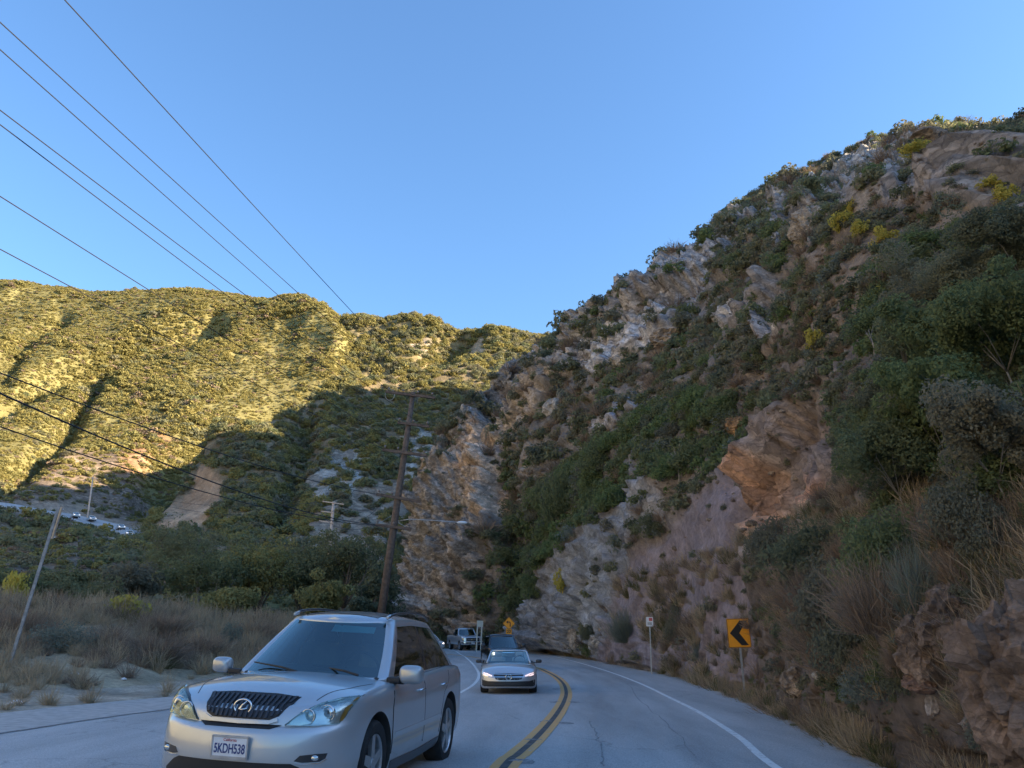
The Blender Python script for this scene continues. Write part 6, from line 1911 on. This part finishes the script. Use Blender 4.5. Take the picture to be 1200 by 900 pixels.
# doors, handles, trims
for sg, ax in ((1, 'left'), (-1, 'right')):
    def D(name, poly):
        if sg < 0: poly = poly[::-1]
        return panel(name, poly, ax, lxb, .004, M_SILVER, lx, .07)
    fd = D('front_door', [(.92, .42), (.94, .80), (.86, 1.0), (-.17, 1.015), (-.17, .40), (.70, .36)])
    rd = D('rear_door', [(-.185, .40), (-.185, 1.015), (-1.30, 1.04), (-1.22, .90), (-1.02, .80), (-.92, .62), (-.86, .42)])
    for d_, ln in ((fd, [(.93, .40), (.95, .80), (.87, 1.01)]), (rd, [(-.178, .38), (-.178, 1.02)]), (rd, [(-.87, .40), (-.93, .62), (-1.03, .81), (-1.23, .91), (-1.31, 1.04)])):
        strip('door_seam', ln, .007, ax, lxb, .0052, M_PLASTIC, d_)
    for d_, hx in ((fd, .0), (rd, -.98)):
        hh = lxb.ray_cast(Vector((hx, 6 * sg, .90)), Vector((0, -sg, 0)))[0]
        bm = bmesh.new(); add_tube(bm, [hh + Vector((.085, -.004 * sg, 0)), hh + Vector((.07, .030 * sg, .002)), hh + Vector((-.07, .030 * sg, .004)), hh + Vector((-.085, -.004 * sg, .004))], .013, 7); bm_obj('handle', bm, M_CHROME, d_, True)
    strip('side_moulding', [(.88, .555), (-.2, .565), (-.88, .575)], .05, ax, lxb, .012, M_SILVER, lx)
    strip('sill', [(.90, .285), (0, .275), (-.90, .30)], .10, ax, lxb, .008, M_TRIM, lx)
    mirror_cap(lx, (.80, 1.03 * sg, 1.09), (.085, .125 if sg > 0 else .10, .088 if sg > 0 else .075), M_SILVER, sg)
    bm = bmesh.new(); add_box(bm, (.80, .86 * sg, 1.035), (.14, .14, .05), None, .015); bm_obj('mirror_base', bm, M_PLASTIC, lx)
    pts = [Vector((.25, .545 * sg, 1.60)), Vector((.05, .56 * sg, 1.648)), Vector((-.5, .57 * sg, 1.675)), Vector((-1.1, .56 * sg, 1.66)), Vector((-1.35, .55 * sg, 1.60))]
    bm = bmesh.new(); add_tube(bm, smooth_curve(pts, 20), .013, 7); bm_obj('roof_rail', bm, M_TRIM, lx, True)
    bm = bmesh.new(); add_box(bm, (.20, .545 * sg, 1.618), (.12, .03, .03), Euler((0, R_(12), 0)), .008); bm_obj('rail_foot', bm, M_SILVER, lx)
    # bonnet gap
    strip('bonnet_seam', [(2.02, .56 * sg), (1.6, .70 * sg), (1.18, .76 * sg)], .008, 'top', lxb, .0015, M_PLASTIC, lx)
    bm = bmesh.new(); y0 = (.62 if sg > 0 else -.02)
    a = Vector((1.08, y0 - .05, 1.075)); b = Vector((.92, y0 - .60, 1.135)); add_tube(bm, [a, a.lerp(b, .3) + Vector((.03, 0, .015)), b], [.012, .010, .006], 6); bm_obj('wiper', bm, M_PLASTIC, lx)
    tl = [(-2.0, .96), (-2.0, 1.05), (-2.25, 1.05), (-2.25, .80), (-2.12, .82)]
    if sg < 0: tl = tl[::-1]
    panel('tail_light', tl, ax, lxb, .006, simple('red_lamp', (.35, .02, .02), .25), lx, .06)
rb = gs.build(bottom=False); rbv = bvh_of(rb); rb.free()
panel('sunroof', [(.20, -.42), (.24, 0), (.20, .42), (-.55, .43), (-.55, -.43)], 'top', rbv, .006, M_TRIM, lx, .08)
panel('shade_band', [(.02, 1.465), (.02, 1.535), (.45, 1.52), (.46, 1.46)], 'front', rbv, -.030, simple('blue_shade', (.20, .50, .52), .3), lx, .06, sink=.034)
bm = bmesh.new(); add_box(bm, (.62, 0, 1.03), (.62, 1.46, .10), Euler((0, R_(5), 0)), .04); bm_obj('dashboard', bm, M_INTER, lx, True)
for y in (.37, -.37): seat(lx, -.15, y, 1.50, M_SEAT)
for y in (.36, -.36): seat(lx, -1.05, y, 1.44, M_SEAT)
steering(lx, .42, .37, 1.10)
bm = bmesh.new(); add_box(bm, (.43, 0, 1.49), (.03, .24, .06), None, .015); bm_obj('inner_mirror', bm, M_PLASTIC, lx)
def place(root, px_, py_, yaw, k, roll=0.0, ahead=0.0):
    g = gnd(px_, py_)
    root.location = (g.x, g.y + ahead, g.z); root.rotation_euler = (R_(roll), 0, R_(yaw)); root.scale = (k, k, k)
lx.location = (-2.05, 9.98, .04); lx.rotation_euler = (R_(-2.4), 0, R_(-99.8)); lx.scale = (1.06, 1.06, 1.10)

# ---- silver open-top convertible with lit running lamps
MB = dict(name='convertible_car', label='silver open top convertible with lit headlights beside the yellow lines', cat='car', paint=M_SILVERB,
    xf=2.32, xr=-2.36, cf=.62, cr=.5, ef=2.5, nf=12, ns=22, width=[(-2.4, .86), (-1.4, .915), (0, .90), (1.4, .91), (2.0, .87)],
    zbot=[(-2.4, .30), (-1.5, .20), (1.8, .17), (2.32, .19)], zsh=[(-2.36, .92), (-1.2, .955), (0, .93), (.9, .90), (1.4, .86), (1.9, .78), (2.2, .70), (2.32, .66)],
    crown=[(-2.36, .02), (-1.2, .03), (.2, .04), (.9, .07), (1.4, .085), (1.9, .07), (2.2, .035), (2.32, 0)], cabin=(.50, -.75),
    levels=[(0, .07, .06, .08), (.08, .0, .02, .03), (.22, .0, .0, .0), (.45, .015, .0, .0), (.62, .015, .012, .01), (.80, .05, .0, .03), (.95, .11, .03, .08), (1.0, .17, .085, .13)],
    wx=1.42, wr=.335, ww=.25, arch=.375, spokes=10)
mb, mbb, mbbody = build_vehicle(MB)
def lit(poly, sg): return poly if sg > 0 else [(-a, b) for a, b in poly[::-1]]
gr = panel('grille', [(-.47, .61), (-.42, .665), (.42, .665), (.47, .61), (.40, .475), (.28, .445), (-.28, .445), (-.40, .475)], 'front', mbb, .004, M_PLASTIC, mb, .05)
strip('grille_bar', [(-.45, .568), (0, .560), (.45, .568)], .014, 'front', mbb, .016, M_CHROME, gr); strip('grille_bar', [(-.43, .535), (0, .527), (.43, .535)], .012, 'front', mbb, .016, M_CHROME, gr)
h = mbb.ray_cast(Vector((6, 0, .545)), Vector((-1, 0, 0)))[0]
em = flat_ring('emblem', h.x + .03, 0, .545, .095, .095, .011, M_CHROME, gr)
bm = bmesh.new()
for a in (90, 210, 330): add_tube(bm, [Vector((h.x + .03, 0, .545)), Vector((h.x + .03, .09 * math.cos(R_(a)), .545 + .09 * math.sin(R_(a))))], [.016, .005], 5)
bm_obj('emblem_star', bm, M_CHROME, em)
panel('lower_intake', [(-.83, .46), (-.64, .415), (.64, .415), (.83, .46), (.83, .27), (.68, .215), (-.68, .215), (-.83, .27)], 'front', mbb, .006, M_PLASTIC, mb, .07)
strip('splitter', [(-.80, .205), (0, .195), (.80, .205)], .04, 'front', mbb, .02, M_SILVERB, mb)
for sg in (1, -1):
    hl = panel('headlight', lit([(.47, .545), (.50, .60), (.66, .675), (.82, .70), (.82, .60), (.72, .55)], sg), 'front', mbb, .006, M_REFLECT, mb, .05)
    panel('running_lamp', lit([(.50, .565), (.52, .60), (.66, .66), (.79, .69), (.79, .665), (.68, .63), (.58, .57)], sg), 'front', mbb, .012, M_DRL, hl, .05)
    panel('lamp_glow', lit([(.62, .575), (.64, .60), (.74, .64), (.80, .645), (.78, .60), (.70, .575)], sg), 'front', mbb, .012, M_DRL, hl, .05)
    mirror_cap(mb, (.52, 1.0 * sg, 1.0), (.07, .10, .065), M_TRIM, sg)
# cockpit, windscreen with its frame, seats
wp = lambda t, y: Vector((.92 - .75 * t - .22 * (abs(y) / .7) ** 2.2, y * (1 - .16 * t), .95 + .40 * t - .02 * (abs(y) / .7) ** 2 * t))
V = []; F = []; nu, nv = 13, 7
for j in range(nv):
    for i in range(nu): V.append(wp(j / (nv - 1), -.70 + 1.40 * i / (nu - 1)))
for j in range(nv - 1):
    for i in range(nu - 1): F.append((j * nu + i, j * nu + i + 1, (j + 1) * nu + i + 1, (j + 1) * nu + i))
mesh_obj('windshield', V, F, M_GLASS, mb, True)
bm = bmesh.new(); add_tube(bm, [wp(0, -.72)] + [wp(t, -.715) for t in (.3, .6, .9)] + [wp(1.02, y) for y in (-.66, -.5, -.25, 0, .25, .5, .66)] + [wp(t, .715) for t in (.9, .6, .3, 0)], .032, 7); bm_obj('windshield_frame', bm, M_SILVERB, mb, True)
for y in (.36, -.36): seat(mb, -.38, y, 1.28, M_SEATL)
for y in (.34, -.34): seat(mb, -1.05, y, 1.16, M_SEATL, .2)
steering(mb, .30, .36, 1.02); bm = bmesh.new(); add_box(bm, (.45, 0, .955), (.45, 1.35, .08), None, .03); bm_obj('dashboard', bm, M_INTER, mb, True)
bm = bmesh.new(); add_box(bm, (-1.5, 0, .985), (.55, 1.3, .07), None, .03); bm_obj('folded_roof', bm, M_INTER, mb, True)
place(mb, 596, 813, -90, .94, 0, 1.9); mb.scale.z = .86

# ---- dark pickup-like utility with lit headlamps directly behind
SUV = dict(name='dark_suv', label='black sport utility vehicle close behind the silver convertible', cat='car', paint=M_NAVY,
    xf=2.45, xr=-2.45, cf=.42, cr=.35, ef=3.2, nf=10, ns=20, width=[(-2.5, .93), (0, .97), (2.4, .95)], zbot=[(-2.4, .42), (2.4, .40)], zsh=[(-2.45, 1.16), (.8, 1.16), (1.4, 1.13), (2.2, 1.08), (2.45, 1.03)],
    crown=[(-2.45, .02), (.8, .05), (1.6, .07), (2.3, .04), (2.45, 0)], cabin=(.7, -2.3),
    levels=[(0, .08, .06, .08), (.1, .0, .0, .0), (.3, .0, .0, .0), (.5, .02, .0, .01), (.8, .04, .012, .03), (.95, .06, .03, .05), (1.0, .11, .08, .09)], wx=1.48, wr=.39, ww=.26, arch=.45, spokes=6,
    gh=dict(xf=(1.0, .30), xr=(-2.35, -2.1), bow=.18, w=(.86, .68), bulge=.01, taper=.02, s=[0, .05, .2, .36, .385, .6, .66, .68, .95, 1.0], cells=['frame', 'front', 'front', 'pillar', 'back', 'back', 'pillar', 'quarter', 'frame'],
            t=[0, .06, .3, .6, .86, 1.0], jw=(1, 2, 3), js=(1, 2, 3), zb=[(-2.5, 1.15), (1.2, 1.15)], zr=[(-2.4, 1.80), (0, 1.85), (.4, 1.82), (1.2, 1.80)], crown=[(-2.3, .03), (0, .05), (.3, .03)], nf=8, apil=1))
sv, svb, _ = build_vehicle(SUV); greenhouse(SUV, sv)
gr = panel('grille', [(-.52, 1.0), (.52, 1.0), (.48, .70), (-.48, .70)], 'front', svb, .006, M_PLASTIC, sv, .1)
for z in (.93, .85, .77): strip('slat', [(-.50, z), (.50, z)], .035, 'front', svb, .018, M_CHROME, gr)
for sg in (1, -1):
    hl = panel('headlight', lit([(.58, .78), (.58, .98), (.90, .98), (.90, .80)], sg), 'front', svb, .006, M_REFLECT, sv, .08)
    panel('lamp_glow', lit([(.64, .82), (.64, .95), (.80, .95), (.80, .83)], sg), 'front', svb, .014, M_HEADON, hl, .08)
    mirror_cap(sv, (.80, 1.14 * sg, 1.26), (.08, .13, .11), M_TRIM, sg)
    for k, (z, wd) in enumerate(((.56, .06),)): strip('side_step', [(1.0, z - .12), (-1.0, z - .12)], wd, 'left' if sg > 0 else 'right', svb, .03, M_PLASTIC, sv)
panel('bumper', [(-.92, .62), (.92, .62), (.90, .46), (-.90, .46)], 'front', svb, .03, M_TRIM, sv, .1)
place(sv, 587, 785.5, -81, .88, 0, 1.4)

# ---- silver pickup truck
PU = dict(name='pickup_truck', label='silver grey pickup truck, unlit, farther up the curve left of the board sign', cat='pickup truck', paint=M_SILVERB,
    xf=2.9, xr=-2.9, cf=.40, cr=.15, ef=3.4, nf=10, ns=24, width=[(-3, .96), (0, .99), (2.8, .97)], zbot=[(-2.9, .52), (2.9, .48)], zsh=[(-2.9, 1.28), (.6, 1.28), (1.5, 1.24), (2.6, 1.18), (2.9, 1.12)],
    crown=[(-2.9, 0), (.5, .02), (1.6, .08), (2.6, .05), (2.9, 0)], cabin=(1.0, -1.1), levels=[(0, .06, .06, .06), (.1, 0, 0, 0), (.35, 0, 0, 0), (.6, .02, 0, 0), (.9, .03, .01, .01), (1.0, .08, .07, .05)], wx=1.85, wx2=1.75, wr=.40, ww=.27, arch=.47, spokes=6,
    gh=dict(xf=(1.15, .55), xr=(-.95, -.80), bow=.18, w=(.87, .71), bulge=.01, taper=.02, s=[0, .07, .3, .5, .54, .75, .92, 1.0], cells=['frame', 'front', 'front', 'pillar', 'back', 'back', 'frame'], t=[0, .06, .3, .6, .86, 1.0], jw=(1, 2, 3), js=(1, 2, 3),
            zb=[(-2, 1.27), (1.4, 1.27)], zr=[(-1.2, 1.86), (.5, 1.88), (1.4, 1.84)], crown=[(-1, .03), (0, .05), (.5, .03)], nf=8, apil=1))
pu, pub, _ = build_vehicle(PU); greenhouse(PU, pu)
gr = panel('grille', [(-.60, 1.06), (.60, 1.06), (.58, .80), (-.58, .80)], 'front', pub, .006, M_PLASTIC, pu, .1)
strip('grille_bar', [(-.60, .935), (.60, .935)], .07, 'front', pub, .02, M_CHROME, gr)
panel('badge', [(-.12, .95), (-.05, .95), (-.05, .965), (.05, .965), (.05, .95), (.12, .95), (.12, .92), (.05, .92), (.05, .905), (-.05, .905), (-.05, .92), (-.12, .92)], 'front', pub, .032, M_GOLDB, gr, .06)
panel('bumper', [(-.96, .72), (.96, .72), (.94, .56), (-.94, .56)], 'front', pub, .05, M_CHROME, pu, .1)
panel('number_plate', [(-.16, .69), (.16, .69), (.16, .56), (-.16, .56)], 'front', pub, .065, M_PLATE, pu, .1)
for sg in (1, -1):
    panel('headlight', lit([(.64, .80), (.64, 1.05), (.93, 1.05), (.93, .82)], sg), 'front', pub, .008, M_REFLECT, pu, .08)
    mirror_cap(pu, (.95, 1.18 * sg, 1.38), (.08, .13, .14), M_TRIM, sg)
bm = bmesh.new(); add_box(bm, (-1.95, 0, 1.262), (1.75, 1.55, .06)); bm_obj('bed_cover', bm, M_TRIM, pu)
place(pu, 542, 762.5, -72, 1.08, 0, 3.0)

# ---- white car at the head of the curve, mostly behind the silver crossover
WC = dict(name='white_car', label='white car with a lit headlight, half hidden behind the roof of the silver crossover', cat='car', paint=M_WHITEP,
    xf=2.25, xr=-2.3, cf=.5, cr=.4, nf=8, ns=16, width=[(-2.4, .86), (0, .90), (2.2, .88)], zbot=[(-2.3, .28), (2.3, .25)], zsh=[(-2.3, .98), (0, .95), (1.0, .92), (2.25, .74)], crown=[(-2.3, .02), (.9, .07), (2.0, .05), (2.25, 0)], cabin=(.8, -1.8),
    levels=[(0, .07, .06, .06), (.15, 0, 0, 0), (.5, 0, 0, 0), (.9, .05, .02, .04), (1.0, .12, .07, .09)], wx=1.35, wr=.33, ww=.21, arch=.38,
    gh=dict(xf=(1.05, .25), xr=(-1.9, -1.2), bow=.2, w=(.80, .60), bulge=.01, taper=.05, s=[0, .06, .3, .48, .52, .75, .94, 1.0], cells=['frame', 'front', 'front', 'pillar', 'back', 'back', 'frame'], t=[0, .06, .4, .86, 1.0], jw=(1, 2), js=(1, 2),
            zb=[(-2.4, .95), (1.2, .95)], zr=[(-2, 1.42), (0, 1.46), (1.2, 1.40)], crown=[(-1.5, .02), (0, .04), (.4, .02)], nf=6, apil=1))
wc, wcb, _ = build_vehicle(WC); greenhouse(WC, wc)
for sg in (1, -1):
    hl = panel('headlight', lit([(.50, .58), (.50, .68), (.80, .72), (.82, .60)], sg), 'front', wcb, .006, M_REFLECT, wc, .08)
    panel('lamp_glow', lit([(.55, .60), (.55, .67), (.72, .69), (.72, .61)], sg), 'front', wcb, .014, M_HEADON, hl, .08)
panel('grille', [(-.35, .62), (.35, .62), (.30, .48), (-.30, .48)], 'front', wcb, .006, M_PLASTIC, wc, .1)
place(wc, 501, 762, -62, 1.0, 0, 1.0)

# ---- far road across the canyon with its cars
M_FARROAD = simple('far_asphalt', (.42, .41, .40), .9, noise=.12, nscale=.5)
M_CONC = simple('retaining_concrete', (.52, .45, .37), .9, noise=.2, nscale=.6, bump=.3)
fr = far_strip('far_road', [(-40, 588), (12, 592), (50, 600), (80, 604), (110, 610), (140, 617), (160, 624), (168, 633)], [(-40, 592), (12, 597), (50, 605), (80, 610), (110, 619), (136, 626), (146, 634), (150, 641)], M_FARROAD, .5)
tag(fr, kind='structure')
rw = far_strip('retaining_wall', [(82, 611), (104, 619.5), (124, 625), (137, 629)], [(82, 614), (104, 624), (124, 628.5), (136, 633)], M_CONC, .20)
tag(rw, 'pale tan retaining wall below the far road bend', 'wall')
frb = BVHTree.FromPolygons([v.co.copy() for v in fr.data.vertices], [tuple(p.vertices) for p in fr.data.polygons])
first = True
for k, (x, y, yaw, lab) in enumerate([(151, 629, -20, 'far car with bright headlights at the bend across the canyon'), (141, 621, -15, 'second far car with headlights, just behind the one at the bend'), (107, 611, -12, 'far white car on the straight across the canyon'), (88, 607, -12, 'leftmost far car on the road across the canyon')]):
    d = ray(x, y).normalized(); hit = frb.ray_cast(Vector((0, 0, CAM_H)), d)
    c = hit[0] if hit[0] is not None else cast(x, y, ('left',))[0] + Vector((0, 0, .4))
    o = copy_tree(wc); o.name = 'far_car'; o.location = c; o.rotation_euler = (0, 0, R_(yaw - 40)); o.scale = (.88,) * 3
    tag(o, lab, 'car', 'cars on the far road')
    for ch in o.children:
        if k == 2 and ch.name.startswith('headlight'):
            for g in ch.children: g.hide_render = False
# far roadside post and sign
bp = cast(140, 618, ('left',))
